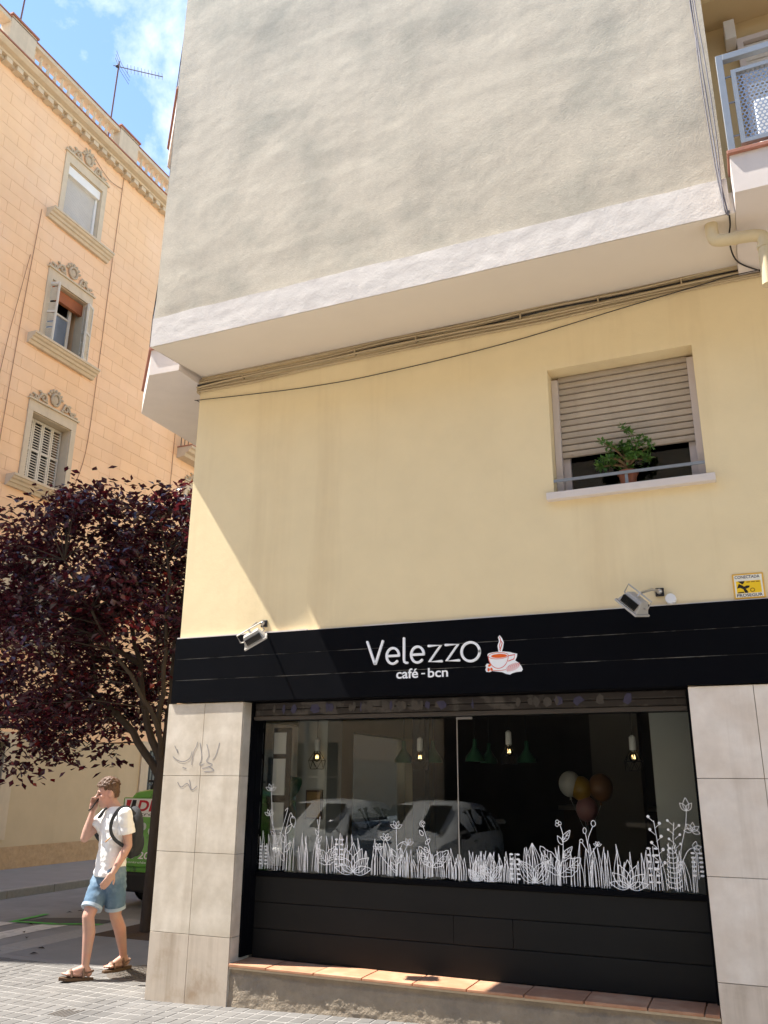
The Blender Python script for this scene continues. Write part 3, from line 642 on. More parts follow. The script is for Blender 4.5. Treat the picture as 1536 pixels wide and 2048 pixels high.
# floodlights on short arms
def flood(mount, centre, aim, roll, label):
    root = empty('floodlight', (mount[0], .0, mount[2]-.15), label=label, cat='lamp', group='floodlights over the black fascia')
    mx_, my_, mz_ = mount; c = Vector(centre)
    obj('wall_plate', MB().box(mx_-.03, mx_+.03, .003, .0195, mz_-.03, mz_+.03), M['dark_metal'], root, bevel=.004)
    obj('joint', MB().ell((mx_, -.015, mz_), (.020, .024, .020)), M['steel'], root, smooth=True)
    z_ = Vector(aim).normalized(); x_ = Vector((math.cos(roll), 0, math.sin(roll))); x_ = (x_-z_*x_.dot(z_)).normalized(); y_ = z_.cross(x_)
    T = Matrix(((x_.x, y_.x, z_.x, c.x), (x_.y, y_.y, z_.y, c.y), (x_.z, y_.z, z_.z, c.z), (0, 0, 0, 1)))
    back = T @ Vector((0, 0, -.095))
    obj('arm', MB().tube([(mx_, -.02, mz_), Vector((mx_, -.02, mz_)).lerp(back, .35)+Vector((0, -.03, .012)), back, T @ Vector((0, 0, -.06))], .0095, 8), M['steel'], root, smooth=True)
    hd = MB(); w1, h1, w2, h2 = .095, .07, .068, .040
    hd.add([(-w1, -h1, .02), (w1, -h1, .02), (w1, h1, .02), (-w1, h1, .02), (-w2, -h2, -.062), (w2, -h2, -.062), (w2, h2, -.062), (-w2, h2, -.062)], [(0, 1, 2, 3), (7, 6, 5, 4), (0, 4, 5, 1), (1, 5, 6, 2), (2, 6, 7, 3), (3, 7, 4, 0)]); hd.xf(T)
    obj('housing', hd, M['lamp_body'], root, bevel=.004)
    rim = MB(); rim.box(-.105, .105, -.08, .08, .0205, .036).xf(T); obj('rim', rim, M['lamp_body'], root, bevel=.003)
    gl_ = MB(); gl_.box(-.092, .092, -.067, .067, .0365, .038).xf(T); obj('lens', gl_, M['glass2'], root)
    fn = MB()
    for s in (-1, 1):
        for i in range(11): fn.box(-.064+.0125*i, -.058+.0125*i, s*.062-.012, s*.062+.012, -.040, .012)
    fn.xf(T); obj('fins', fn, M['dark'], root, kind='stuff')
    yk = MB(); yk.tube([(-.088, 0, -.02), (-.112, 0, -.03), (-.112, 0, -.095), (.112, 0, -.095), (.112, 0, -.03), (.088, 0, -.02)], .006, 6); yk.xf(T); obj('yoke', yk, M['lamp_body'], root)
flood((.928, 0, 2.973), (.985, -.225, 2.80), (.30, .55, -.78), math.radians(52), 'grey floodlight in sunlight on the fascia end over the tiled corner pillar')
flood((4.22, 0, 2.989), (4.058, -.205, 2.872), (-.55, .42, -.72), math.radians(-76), 'grey floodlight in shade near the round white cap and alarm plate')
# window plant
P = empty('potted_plant', (4.06, .10, 3.831), label='green jade plant in a terracotta pot on the window sill', cat='plant')
obj('pot', MB().lathe([(.052, 0), (.070, .115), (.080, .116), (.080, .138), (.072, .138), (.068, .11), (.02, .105)], (4.06, .115, 3.832), 20), M['pot'], P, smooth=True)
obj('soil', MB().lathe([(.066, 0), (.066, .006)], (4.06, .115, 3.94), 16), M['soil'], P)
stv = MB(); jl = MB(); jv = []; rnd = random.Random(4)
stv.tube([(4.06, .115, 3.94), (4.055, .11, 4.02), (4.06, .105, 4.07)], [.020, .016, .014], 7)
def leafquad(mb, vals, p, d, nrm, ln, wd, v, fold=.25):
    d = d.normalized(); s = d.cross(nrm)
    if s.length < 1e-4: s = d.orthogonal()
    s.normalize(); u = s.cross(d); m = p+d*ln*.5
    mb.add([p, m+s*wd+u*wd*fold, p+d*ln, m-s*wd+u*wd*fold, m-u*wd*.1], [(0, 4, 1), (1, 4, 2), (2, 4, 3), (3, 4, 0)]); vals += [v]*4
tips = []
for i in range(22):
    a = rnd.uniform(0, 2*math.pi); el = rnd.uniform(-.15, 1.0); ln = rnd.uniform(.14, .24)
    d = Vector((math.cos(a)*math.cos(el)*1.15, math.sin(a)*math.cos(el)*.5-.25, math.sin(el)*.85)); s0 = Vector((4.058, .105, 4.0+rnd.uniform(0, .07)))
    e = s0+d*ln; mid = s0.lerp(e, .5)+Vector((0, -.01, .02)); stv.tube([s0, mid, e], [.010, .007, .004], 5); tips += [mid, s0.lerp(e, .8), e, e+Vector((rnd.uniform(-.03, .03), rnd.uniform(-.03, .02), rnd.uniform(-.01, .04)))]
tips += [Vector((4.07+rnd.uniform(-.04, .04), .08, 4.30+rnd.uniform(-.03, .03))) for _ in range(4)]
for t in tips:
    for q in range(13):
        d = Vector((rnd.gauss(0, 1), rnd.gauss(0, .8)-.2, rnd.gauss(.4, .7))); leafquad(jl, jv, t+Vector((rnd.gauss(0, .008), rnd.gauss(0, .008), rnd.gauss(0, .008))), d, Vector((rnd.gauss(0, .4), -.3, 1)), rnd.uniform(.028, .046), rnd.uniform(.009, .013), min(1, max(0, rnd.gauss(.5, .25))))
for q in range(60):
    d = Vector((rnd.gauss(0, 1), rnd.gauss(0, .5)-.2, rnd.gauss(.1, .4))); leafquad(jl, jv, Vector((4.06+rnd.gauss(0, .06), .09+rnd.gauss(0, .02), 3.985+rnd.gauss(0, .012))), d, Vector((0, -.3, 1)), .035, .010, rnd.random()*.6)
obj('stems', stv, mat('jade_stem', (.20, .13, .07), .8), P, smooth=True)
def foliage(name, mb, vals, m_, parent, **kw):
    o = obj(name, mb, m_, parent, **kw); at = o.data.attributes.new('lv', 'FLOAT', 'FACE'); at.data.foreach_set('value', vals); return o
foliage('leaves', jl, jv, M['jade'], P)
# cables under the jetty
def catm(pts, n=6):
    pts = [Vector(p) for p in pts]; P_ = [pts[0]]+pts+[pts[-1]]; res = []
    for i in range(1, len(P_)-2):
        for k in range(n):
            t = k/n; a, b_, c, d = P_[i-1:i+3]; res.append(.5*((2*b_)+(-a+c)*t+(2*a-5*b_+4*c-d)*t*t+(-a+3*b_-3*c+d)*t**3))
    res.append(pts[-1]); return res
zz = lambda x, t, o: 5.345+.115*o+(x/5)*(.03+.03*o)
GC = 'cables clipped to the wall under the overhang'
rnd = random.Random(21)
for k in range(6):
    o_ = k/5; pts = [(.046, .35, zz(0, 0, o_)-.03), (.040, .02, zz(0, 0, o_)-.01), (.10, -.002-.004*(k % 3), zz(.1, 0, o_))]
    for x in (.7, 1.4, 2.1, 2.8, 3.5, 4.2, 4.9, 5.6, 7): pts.append((x, .006-.006*(k % 3), zz(x, 0, o_)+rnd.uniform(-.014, .014)))
    c = MB().tube(catm(pts, 4), .0075 if k % 2 else .011, 6); obj('cable', c, M['cable_dk'] if k in (3,) else M['cable'], smooth='all', label=['lowest cream cable of the clipped bundle under the overhang', 'cream cable second from the bottom of the clipped bundle', 'cream cable just below the dark one in the clipped bundle', 'dark cable in the clipped bundle below the white overhang', 'cream cable just above the dark one in the clipped bundle', 'topmost cream cable of the bundle, tight against the soffit'][k], cat='cable', group=GC)
wr = [(.045, .3, 5.26), (.04, .012, 5.25), (.062, .0, 5.309-.055), (.646, -.002, 5.207), (1.3, -.003, 5.165), (1.958, -.003, 5.159), (3.118, -.003, 5.216), (4.161, -.003, 5.334), (4.738, -.012, 5.39), (5.103, -.012, 5.419), (6.5, .006, 5.43)]
obj('loose_wire', MB().tube(catm(wr, 6), .0042, 5), M['cable_dk'], smooth='all', label='single thin dark wire sagging across the yellow wall', cat='wire')
for i, x in enumerate((.55, 1.75, 2.35, 3.3, 3.95, 4.6)):
    obj('cable_clip', MB().box(x, x+.012, -.018, .0195, 5.385+.01*x, 5.435+.012*x), M['cable'], label='small pale clip nailed over the cable bundle', cat='clip', group='clips holding the cables')
rnd = random.Random(31)
for k in range(4):
    xa, xb = 4.945-.012*k, 4.955+.010*k; pts = []
    for j, z in enumerate((10.3, 9.2, 8.2, 7.3, 6.6, 6.0, 5.7, 5.45)):
        x = 4.90+.012*k+(.05-.008*k)*max(0, (8-z)/2.5)+rnd.uniform(-.014, .014); pts.append((min(x, 4.982), YF-.026-.004*k, z))
    pts += [(4.975, YF-.022, 5.40)]
    obj('wall_wire', MB().tube(catm(pts, 5), .0045, 5), M['cable_gr'], smooth='all', label='thin grey wire hanging down the stucco edge by the balcony railing', cat='wire', group='wires down the stucco edge')
obj('riser_wire', MB().tube(catm([(4.98, YF-.03, 5.43), (4.982, -.70, 5.405), (4.97, -.5, 5.40), (5.02, -.2, 5.41), (5.2, .0, 5.40)], 6), .006, 5), M['cable_dk'], smooth='all', label='black wire crossing the soffit behind the cream drain pipe', cat='wire')
dp = MB(); dp.tube(catm([(4.86, -.72, 5.47), (4.862, -.72, 5.33), (4.90, -.72, 5.285), (5.05, -.72, 5.272), (5.13, -.72, 5.262), (5.175, -.72, 5.225), (5.172, -.72, 5.10), (5.165, -.72, 4.865)], 6), .043, 16)
D = obj('drain_pipe', dp, M['pipe'], smooth=True, label='cream plastic drain pipe elbow hanging under the overhang', cat='pipe')
for a, b_ in (((4.99, -.72, 5.277), (5.02, -.72, 5.274)), ((5.172, -.72, 5.175), (5.172, -.72, 5.15))): obj('collar', MB().tube([a, b_], .047, 16), M['pipe'], D, smooth=True)
obj('wall_lantern', MB().box(5.195, 5.285, .30, .449, 7.97, 8.18), M['offwhite'], bevel=.006, label='plain pale box lamp on the balcony back wall', cat='lamp')
AC = empty('air_conditioner', (5.6, -.55, 5.75), label='white air conditioner unit behind the perforated balcony panel', cat='appliance')
obj('case', MB().box(5.24, 6.0, -.78, -.48, 5.79, 6.33), M['white'], AC, bevel=.015); obj('grille', MB().lathe([(.2, -.79), (.2, -.783)], (5.70, 0, 6.06), 24, 'y'), M['dark'], AC)
for x in (5.35, 5.85): obj('foot', MB().box(x, x+.05, -.76, -.5, 5.745, 5.79), M['dark_metal'], AC)
# pen scribble on the pillar tile
gs = MB(); gm = mat('pen_mark', (.30, .28, .27), .8, .1, var=.2)
for s in ([(.10, 1.96), (.14, 1.90), (.13, 1.93)], [(.09, 1.87), (.12, 1.85), (.17, 1.83), (.22, 1.83), (.27, 1.86), (.285, 1.91)], [(.29, 1.80), (.30, 1.90), (.325, 1.95), (.335, 1.99)], [(.36, 1.98), (.39, 1.86), (.37, 1.80), (.42, 1.81)], [(.43, 1.97), (.46, 1.88), (.44, 1.83), (.50, 1.80), (.40, 1.77)], [(.56, 1.98), (.53, 1.88), (.50, 1.84)], [(.20, 1.78), (.24, 1.77)], [(.46, 1.79), (.52, 1.755), (.42, 1.745)], [(.16, 1.66), (.2, 1.62), (.26, 1.65), (.3, 1.60)], [(.28, 1.68), (.31, 1.60), (.36, 1.63)]):
    ribbon(gs, [(p.x, p.z) for p in catm([(a, 0, b_) for a, b_ in s], 5)], .0075, -.0012)
obj('pen_scribble', gs, gm, lp, label='faint pen scribble across the upper tiles')
# ------------------------------------------------------------------ drawings on the glass
GY = .2975; WHT = M['whiteline']; rnd = random.Random(77)
def cr2(pts, n=5): return [(p.x, p.z) for p in catm([(a, 0, b_) for a, b_ in pts], n)]
def drawing(name, fn):
    mb = MB(); fn(mb); obj(name, mb, WHT, swn)
LWID = .0046
def lv(mb, bx, bz_, tx, tz, w_, lw=LWID, veins=0, wave=0):   # leaf outline from base to tip
    a = Vector((bx, 0, bz_)); b_ = Vector((tx, 0, tz)); d = b_-a; n_ = Vector((-d.z, 0, d.x)).normalized()
    for s in (1, -1):
        pts = [a+d*t+n_*s*w_*(math.sin(math.pi*t**.8)+wave*math.sin(t*22)) for t in [i/12 for i in range(13)]]
        ribbon(mb, [(p.x, p.z) for p in pts], lw, GY)
    if veins:
        ribbon(mb, [(a.x, a.z), ((a+d*.85).x, (a+d*.85).z)], lw*.8, GY)
        for i in range(veins):
            t = .2+.55*i/veins
            for s in (1, -1): p = a+d*t; q = a+d*(t+.18)+n_*s*w_*.6; ribbon(mb, [(p.x, p.z), (q.x, q.z)], lw*.7, GY)
def blade(mb, x, h, lean, w_=.012):
    zb = .972+rnd.uniform(0, .02); tip = (x+lean, zb+h)
    for s in (1, -1): ribbon(mb, cr2([(x+s*w_*1.1, zb), (x+s*w_+lean*.25, zb+h*.5), tip], 4), LWID*.85, GY)
x = .84
hgt = lambda x: .27 if x < 1.8 else .24 if x < 2.0 else .19 if x < 2.95 else .24 if x < 3.3 else .27
while x < 4.29:
    mb = MB(); n = rnd.randint(1, 2)
    for q in range(n): blade(mb, x+rnd.uniform(-.02, .02), hgt(x)*rnd.uniform(.62, 1.12), rnd.uniform(-.03, .03), rnd.uniform(.006, .014))
    obj('grass_drawing', mb, WHT, swn); x += .028 if 1.95 < x < 3.0 else .044
def lotus(cx, bz_, r, mb):
    for a, l, w_ in ((90, 1.0, .26), (60, .92, .26), (120, .92, .26), (30, .95, .25), (150, .95, .25), (5, .98, .2), (175, .98, .2)):
        t = math.radians(a); lv(mb, cx, bz_+.01, cx+r*l*math.cos(t), bz_+.02+r*1.25*l*math.sin(t), r*w_, LWID*1.15)
drawing('lotus_drawing', lambda mb: lotus(1.685, .985, .165, mb)); drawing('lotus_drawing', lambda mb: lotus(3.81, .978, .135, mb))
def leafpair(cx, bz_, mb, a=(-.11, .19), b_=(.13, .17), w_=.045):
    ribbon(mb, [(cx, bz_-.02), (cx, bz_+.10)], LWID*1.3, GY)
    lv(mb, cx, bz_+.05, cx+a[0], bz_+a[1], w_, LWID*1.1, 4, .1); lv(mb, cx, bz_+.05, cx+b_[0], bz_+b_[1], w_, LWID*1.1, 4, .1)
drawing('leaf_drawing', lambda mb: leafpair(1.455, .99, mb, (-.10, .17), (.075, .19))); drawing('leaf_drawing', lambda mb: leafpair(2.355, 1.01, mb)); drawing('leaf_drawing', lambda mb: leafpair(3.325, .995, mb, (-.13, .24), (.16, .17), .055))
def cactus(cx, bz_, s, mb):
    for a, l, w_ in ((92, 1.0, .22), (55, .7, .2), (128, .7, .2)):
        t = math.radians(a); e = (cx+s*l*math.cos(t), bz_+s*l*math.sin(t))
        for k in (1, .55, .15): lv(mb, cx, bz_, e[0], e[1], s*w_*k, LWID*.9)
drawing('cactus_drawing', lambda mb: cactus(3.145, .985, .27, mb)); drawing('cactus_drawing', lambda mb: cactus(2.705, .975, .15, mb)); drawing('cactus_drawing', lambda mb: cactus(2.82, .978, .2, mb))
def flower(mb, x, z, r, k=6):
    for q in range(4): t = math.radians(25+130*q/3); lv(mb, x, z, x+r*1.25*math.cos(t), z+r*1.25*math.sin(t), r*.28, LWID*.8)
def stem(mb, pts, lw=LWID): ribbon(mb, cr2(pts), lw, GY)
def f1(mb):
    stem(mb, [(.95, .98), (.95, 1.2), (.905, 1.62)]); flower(mb, .905, 1.60, .045)
    stem(mb, [(1.0, .98), (1.0, 1.15), (.90, 1.42)]); flower(mb, .90, 1.40, .04); stem(mb, [(.97, 1.1), (1.06, 1.4), (1.075, 1.46), (1.05, 1.44)])
    for i in range(5): lv(mb, .965, 1.03+.05*i, .965+(.045 if i % 2 else -.045), 1.08+.05*i, .013, LWID*.8)
drawing('flower_drawing', f1)
def f2(mb): stem(mb, [(1.05, .98), (1.06, 1.25), (1.10, 1.42), (1.13, 1.38)]); lv(mb, 1.12, 1.40, 1.14, 1.31, .025); [lv(mb, 1.06, 1.05+.07*i, 1.06+(.06 if i % 2 else -.05), 1.13+.07*i, .018) for i in range(4)]
drawing('flower_drawing', f2)
def f3(mb): stem(mb, [(1.37, .98), (1.365, 1.2), (1.38, 1.40)]); [lv(mb, 1.37, 1.15+.05*i, 1.37+(.03 if i % 2 else -.03), 1.20+.05*i, .01) for i in range(3)]; stem(mb, [(1.375, 1.28), (1.355, 1.38)])
drawing('flower_drawing', f3)
def f4(mb):
    stem(mb, [(2.06, .98), (2.06, 1.15), (2.055, 1.34)]); flower(mb, 2.055, 1.33, .045); stem(mb, [(2.06, 1.05), (2.0, 1.18), (1.965, 1.25)]); flower(mb, 1.965, 1.24, .042); stem(mb, [(2.06, 1.05), (2.13, 1.17), (2.155, 1.22)]); flower(mb, 2.155, 1.21, .04); stem(mb, [(2.05, 1.0), (1.93, 1.12), (1.90, 1.18)]); flower(mb, 1.90, 1.17, .038)
    [lv(mb, 2.06, 1.02+.05*i, 2.06+(.05 if i % 2 else -.05), 1.08+.05*i, .014) for i in range(4)]
drawing('flower_drawing', f4)
def f5(mb): stem(mb, [(2.36, 1.05), (2.33, 1.2), (2.275, 1.36)]); [ribbon(mb, arc(2.275, 1.365, r, r, 0, 330, 12), LWID*.9, GY) for r in (.022, .011)]; [lv(mb, 2.32-.02*i, 1.16+.06*i, 2.32-.02*i+(.04 if i % 2 else -.03), 1.20+.06*i, .013) for i in range(3)]
drawing('flower_drawing', f5)
def f6(mb): stem(mb, [(3.335, 1.05), (3.36, 1.2), (3.365, 1.32), (3.345, 1.39)]); [ribbon(mb, arc(3.335+.012*math.cos(q), 1.395+.012*math.sin(q), .012, .012, 0, 360, 10), LWID*.8, GY) for q in range(0, 6, 2)]; lv(mb, 3.36, 1.25, 3.325, 1.31, .015); lv(mb, 3.36, 1.27, 3.42, 1.35, .02, LWID, 2); lv(mb, 3.36, 1.16, 3.43, 1.24, .02, LWID, 2)
drawing('flower_drawing', f6)
def f7(mb):
    stem(mb, [(3.555, .98), (3.545, 1.2), (3.545, 1.29), (3.585, 1.38)]); ribbon(mb, arc(3.59, 1.40, .016, .02, 0, 360, 14), LWID, GY); stem(mb, [(3.545, 1.22), (3.53, 1.33)]); ribbon(mb, arc(3.525, 1.35, .012, .02, 0, 360, 14), LWID, GY); stem(mb, [(3.545, 1.20), (3.50, 1.27)]); ribbon(mb, arc(3.497, 1.28, .012, .012, 0, 360, 10), LWID, GY)
    stem(mb, [(3.55, 1.18), (3.61, 1.26)]); flower(mb, 3.61, 1.25, .025)
drawing('flower_drawing', f7)
def dots(mb, x, z, r): mb.poly([(x+r*math.cos(2*math.pi*j/10), GY-.0009-.00002*rnd.random(), z+r*math.sin(2*math.pi*j/10)) for j in range(10)])
def f8(mb): stem(mb, [(4.03, .98), (4.03, 1.2), (4.01, 1.43)]); [(stem(mb, [(4.03-.02*t, 1.08+.34*t), (4.03-.02*t+s*.035, 1.11+.34*t)], LWID*.8), dots(mb, 4.03-.02*t+s*.035, 1.115+.34*t, .011)) for t, s in [(i/8, 1 if i % 2 else -1) for i in range(9)]]
drawing('berry_drawing', f8)
def f9(mb):
    stem(mb, [(4.20, .98), (4.17, 1.2), (4.22, 1.40), (4.235, 1.50)]); lv(mb, 4.235, 1.50, 4.235, 1.585, .02); lv(mb, 4.235, 1.50, 4.195, 1.55, .016); lv(mb, 4.235, 1.50, 4.275, 1.55, .016)
    for q in range(5): t = math.radians(-20+50*q); lv(mb, 4.26, 1.37, 4.26+.055*math.cos(t), 1.37+.055*math.sin(t), .014)
    stem(mb, [(4.17, 1.15), (4.22, 1.24), (4.265, 1.26)]); [lv(mb, 4.262, 1.255, 4.262+.05*math.cos(math.radians(a)), 1.255+.05*math.sin(math.radians(a)), .014) for a in (-40, 15, 70)]
    stem(mb, [(4.17, 1.12), (4.13, 1.28), (4.145, 1.42)]); [(stem(mb, [(4.14, 1.22+.03*i), (4.14+s*.035, 1.25+.03*i)], LWID*.7), dots(mb, 4.14+s*.037, 1.252+.03*i, .009)) for i, s in [(i, 1 if i % 2 else -1) for i in range(7)]]
drawing('flower_drawing', f9)
def fern(mb, x, z0, z1, fat):
    stem(mb, [(x, z0), (x+.005, z1)])
    n = 6 if fat else 9
    for i in range(n):
        z = z0+(z1-z0)*(i+.4)/n; l = .05*(1-.5*i/n)
        for s in (1, -1):
            if fat: mb.poly([(x+s*(.006+.019)+.017*math.cos(t)*.9, GY-.001-.00001*i, z+.012+.0075*math.sin(t)+s*.0) for t in [2*math.pi*j/10 for j in range(10)]])
            else: stem(mb, [(x, z), (x+s*l*.7, z+.006), (x+s*l, z+.026)], LWID*1.1)
drawing('fern_drawing', lambda mb: fern(mb, 4.115, .985, 1.27, False)); drawing('fern_drawing', lambda mb: fern(mb, 4.275, 1.06, 1.23, True)); drawing('fern_drawing', lambda mb: fern(mb, 3.985, 1.0, 1.26, True))
drawing('fern_drawing', lambda mb: fern(mb, 1.56, 1.02, 1.24, True)); drawing('fern_drawing', lambda mb: fern(mb, .86, 1.0, 1.16, True)); drawing('fern_drawing', lambda mb: fern(mb, 3.00, .98, 1.18, True))
# ------------------------------------------------------------------ inside the café
bulb = emit_mat('warm_bulb', (1, .72, .35), 2.2); gshade = mat('green_enamel', (.03, .12, .06), .35, .5, var=.03); wcap = mat('white_holder', (.70, .68, .64), .5)
PEND = 'caged pendant lamps in the café window'
for i, (x, z) in enumerate(((1.124, 1.88), (2.104, 1.875), (2.878, 1.918), (3.856, 1.868))):
    lab = ['caged pendant lamp hanging beside the grey interior column', 'caged pendant lamp between the grey column and the glazing bar', 'caged pendant lamp between the glazing bar and the balloons', 'caged pendant lamp hanging beside the pale interior partition'][i]
    p = empty('pendant_lamp', (x, .7, z-.1), label=lab, cat='lamp', group=PEND)
    obj('cord', MB().tube([(x, .7, z+.10), (x, .7, 2.75)], .003, 6), M['cable_dk'], p); obj('holder', MB().lathe([(.008, .165), (.024, .150), (.026, .06), (.020, .045)], (x, .7, z), 14), wcap, p, smooth=True); obj('bulb', MB().ell((x, .7, z), (.034, .034, .04), 12, 9), bulb if False else glass_mat('bulb_glass%d' % i, (.95, .9, .8), 1.5, 1.6), p, smooth=True)
    obj('filament', MB().tube([(x-.012, .7, z-.012), (x-.008, .7, z+.018), (x, .7, z-.01), (x+.008, .7, z+.018), (x+.012, .7, z-.012)], .0028, 5), bulb, p)
    cg_ = MB(); rings = [(.025, z+.05), (.075, z-.03), (.065, z-.10)]; pts = [[(x+r*math.cos(2*math.pi*q/6+k*.52), .7+r*math.sin(2*math.pi*q/6+k*.52), h) for q in range(6)] for k, (r, h) in enumerate(rings)]
    for k in range(3):
        for q in range(6):
            cg_.tube([pts[k][q], pts[k][(q+1) % 6]], .0022, 4)
            if k < 2: cg_.tube([pts[k][q], pts[k+1][q]], .0022, 4); cg_.tube([pts[k][q], pts[k+1][(q-1) % 6]], .0022, 4)
    obj('cage', cg_, M['dark_metal'], p)
for i, (x, y, z) in enumerate(((1.636, 1.5, 1.88), (1.929, 1.5, 1.88), (2.34, 1.5, 1.89), (2.70, 2.0, 1.89), (2.15, 2.6, 1.9))):
    p = empty('green_lamp', (x, y, z-.05), label='dark green bell shaped pendant shade hanging deeper in the café', cat='lamp', group='green pendant shades in the café')
    obj('cord', MB().tube([(x, y, z+.15), (x, y, 2.75)], .004, 6), M['cable_dk'], p)
    obj('shade', MB().lathe([(.018, .17), (.022, .10), (.05, .055), (.085, .01), (.092, -.03), (.088, -.03), (.08, .008), (.045, .05), (.012, .09)], (x, y, z), 20), gshade, p, smooth=True)
fl = empty('tilted_lamp', (.93, .55, .30), label='large dark green lamp shade tilted beside the window column', cat='lamp')
T = Matrix.Translation((.93, .55, 1.62)) @ Matrix.Rotation(math.radians(-58), 4, 'Y')
obj('shade', MB().lathe([(.03, .16), (.05, .10), (.13, -.04), (.125, -.045), (.04, .08)], (0, 0, 0), 20).xf(T), gshade, fl, smooth=True); obj('stand', MB().tube([(.80, .55, 1.68), (.83, .56, 1.6), (.85, .6, .9), (.85, .6, .302)], .012, 8), M['dark_metal'], fl)
obj('foot', MB().lathe([(.12, 0), (.12, .015), (.02, .03)], (.85, .6, .301), 18), M['dark_metal'], fl)
for nm, x, z, r, c in (('white', 3.088, 1.67, .105, (.62, .60, .55)), ('gold', 3.187, 1.63, .10, (.42, .24, .03)), ('copper', 3.361, 1.64, .115, (.26, .12, .05)), ('pink', 3.23, 1.45, .10, (.45, .22, .22))):
    p = empty('balloon', (x, 2.05, z-r-.03), label=nm+' balloon in the bunch hung inside the café', cat='balloon')
    obj('skin', MB().ell((x, 2.05+.04*(nm == 'copper'), z), (r, r, r*1.12), 18, 12), mat(nm+'_balloon', c, .3, .5, var=.03), p, smooth=True); obj('knot', MB().lathe([(.012, 0), (.004, .03)], (x, 2.05, z-r*1.12-.025), 8), mat(nm+'_knot', c, .4), p)
    obj('string', MB().tube([(x, 2.05, z-r*1.12-.02), (3.22, 2.09, 1.2), (3.22, 2.12, .99)], .0015, 4), M['whiteline'], p)
M['wood'] = mat('dark_wood', (.10, .055, .03), .5, .35, var=.2, vs=6, stretch=(1, 6, 1))
def table(x, y, lab):
    t = empty('cafe_table', (x, y, .3), label=lab, cat='table'); obj('top', MB().lathe([(.34, 0), (.35, .01), (.35, .03), (.34, .035)], (x, y, .955), 28), M['wood'], t, smooth=True); obj('post', MB().lathe([(.03, 0), (.03, .64)], (x, y, .315), 12), M['dark_metal'], t); obj('base', MB().lathe([(.22, 0), (.22, .012), (.04, .02)], (x, y, .301), 24), M['dark_metal'], t)
table(3.22, 2.15, 'round dark café table below the balloons'); table(2.2, 1.15, 'round dark café table just inside the window glass')
bc = empty('bar_counter', (4.2, 5.2, .3), label='long wooden bar counter at the back of the café', cat='counter'); obj('front', MB().box(2.4, 6.1, 5.0, 5.5, .301, 1.36), M['wood'], bc); obj('top', MB().box(2.35, 6.15, 4.92, 5.55, 1.361, 1.41), mat('pale_counter', (.45, .38, .30), .4), bc)
mb_ = empty('menu_stand', (.86, .42, .3), label='tall black stand of white panels at the left end of the café window', cat='stand')
obj('frame', MB().box(.835, 1.01, .425, .44, .302, 2.12), M['dark'], mb_)
for z0, z1 in ((1.90, 2.08), (1.56, 1.86), (1.28, 1.50), (1.0, 1.24)): obj('panel', MB().box(.845, .965, .415, .424, z0, z1), M['white'], mb_)
pic = empty('framed_picture', (1.05, .74, 1.3), label='small wooden framed picture on the grey interior column', cat='picture'); obj('frame', MB().box(1.01, 1.17, .725, .7495, 1.36, 1.60), M['wood'], pic); obj('print', MB().box(1.025, 1.155, .72, .7245, 1.375, 1.585), mat('print_ochre', (.30, .18, .07), .7, var=.3, vs=20), pic)
# ================================================================== PEACH BUILDING ACROSS THE SIDE STREET
PX = -9.05
H = empty('peach_building', (-12, 12, 0), label='peach apartment building with carved window heads and a roof balustrade', cat='building')
SILL = [4.42, 7.75, 11.08, 14.35]; BAYS = [1.14+5.65*k for k in range(6)]
holes = [(yc-.58, yc+.58, zs, zs+1.63) for yc in BAYS for zs in SILL]
GW = [(yc-1.15, yc+.02, .75, 2.38) for yc in [6.72+5.65*k for k in (-1, 0, 1, 2)]]
wl = MB()
for a0, a1, b0, b1 in wall_cells(-1.3, 33, 2.48, 16.95, holes): wl.box(PX-.45, PX, a0, a1, b0, b1)
obj('wall', wl, M['peach_joint'], H)
wl = MB()
for a0, a1, b0, b1 in wall_cells(-1.3, 33, .40, 2.48, GW): wl.box(PX-.45, PX+.012, a0, a1, b0, b1)
obj('ground_wall', wl, M['beige'], H)
# end wall, back and roof
obj('end_wall', MB().box(-20, PX-.45, -1.3, -1.0, 0, 16.95), M['peach'], H); obj('roof', MB().box(-20, PX+.05, -1.3, 33, 16.96, 17.1), M['concrete'], H)
obj('back_wall', MB().box(-20, -19.8, -1.0, 33, 0, 16.95), M['peach'], H); obj('inner_dark', MB().box(-12, -11.9, -1, 33, 0, 16.9), M['dark'], H)
pb = MB(); vs = []; fs = []; ny, nzz = 300, 8
for j in range(nzz+1):
    for i in range(ny+1):
        y = -1.3+22*i/ny; z = -.02+.43*j/nzz; vs.append((PX+.03+.02*fbm(Vector((y*6, z*8, 3)), 3), y, z))
for j in range(nzz):
    for i in range(ny): k = j*(ny+1)+i; fs.append((k, k+1, k+ny+2, k+ny+1))
pb.add(vs, fs); obj('plinth', pb, M['plinth'], H, smooth='all')
# incised blocks
blocks = []
ch = .2965; row = 0; z = 2.49
while z < 16.9:
    zt = min(z+ch, 16.94); y = 3.0+(.35 if row % 2 else 0)
    while y < 15.2:
        w_ = .68; a0, a1 = y, y+w_
        cells = [(a0, a1)]
        for yc in BAYS:
            for zs in SILL:
                if zt > zs-.02 and z < zs+1.86:
                    nc = []
                    for p, q in cells:
                        lo, hi = yc-.70, yc+.70
                        if q <= lo or p >= hi: nc.append((p, q))
                        else:
                            if p < lo: nc.append((p, lo))
                            if q > hi: nc.append((hi, q))
                    cells = nc
        for p, q in cells:
            if q-p > .05: blocks.append((p, q, z, zt))
        for yc in BAYS:
            for zs in SILL:
                top = zs+1.87
                if z < top-.01 < zt-.02:
                    p, q = max(a0, yc-.70), min(a1, yc+.70)
                    if q-p > .02: blocks.append((p, q, top, zt))
        y += w_
    z += ch; row += 1
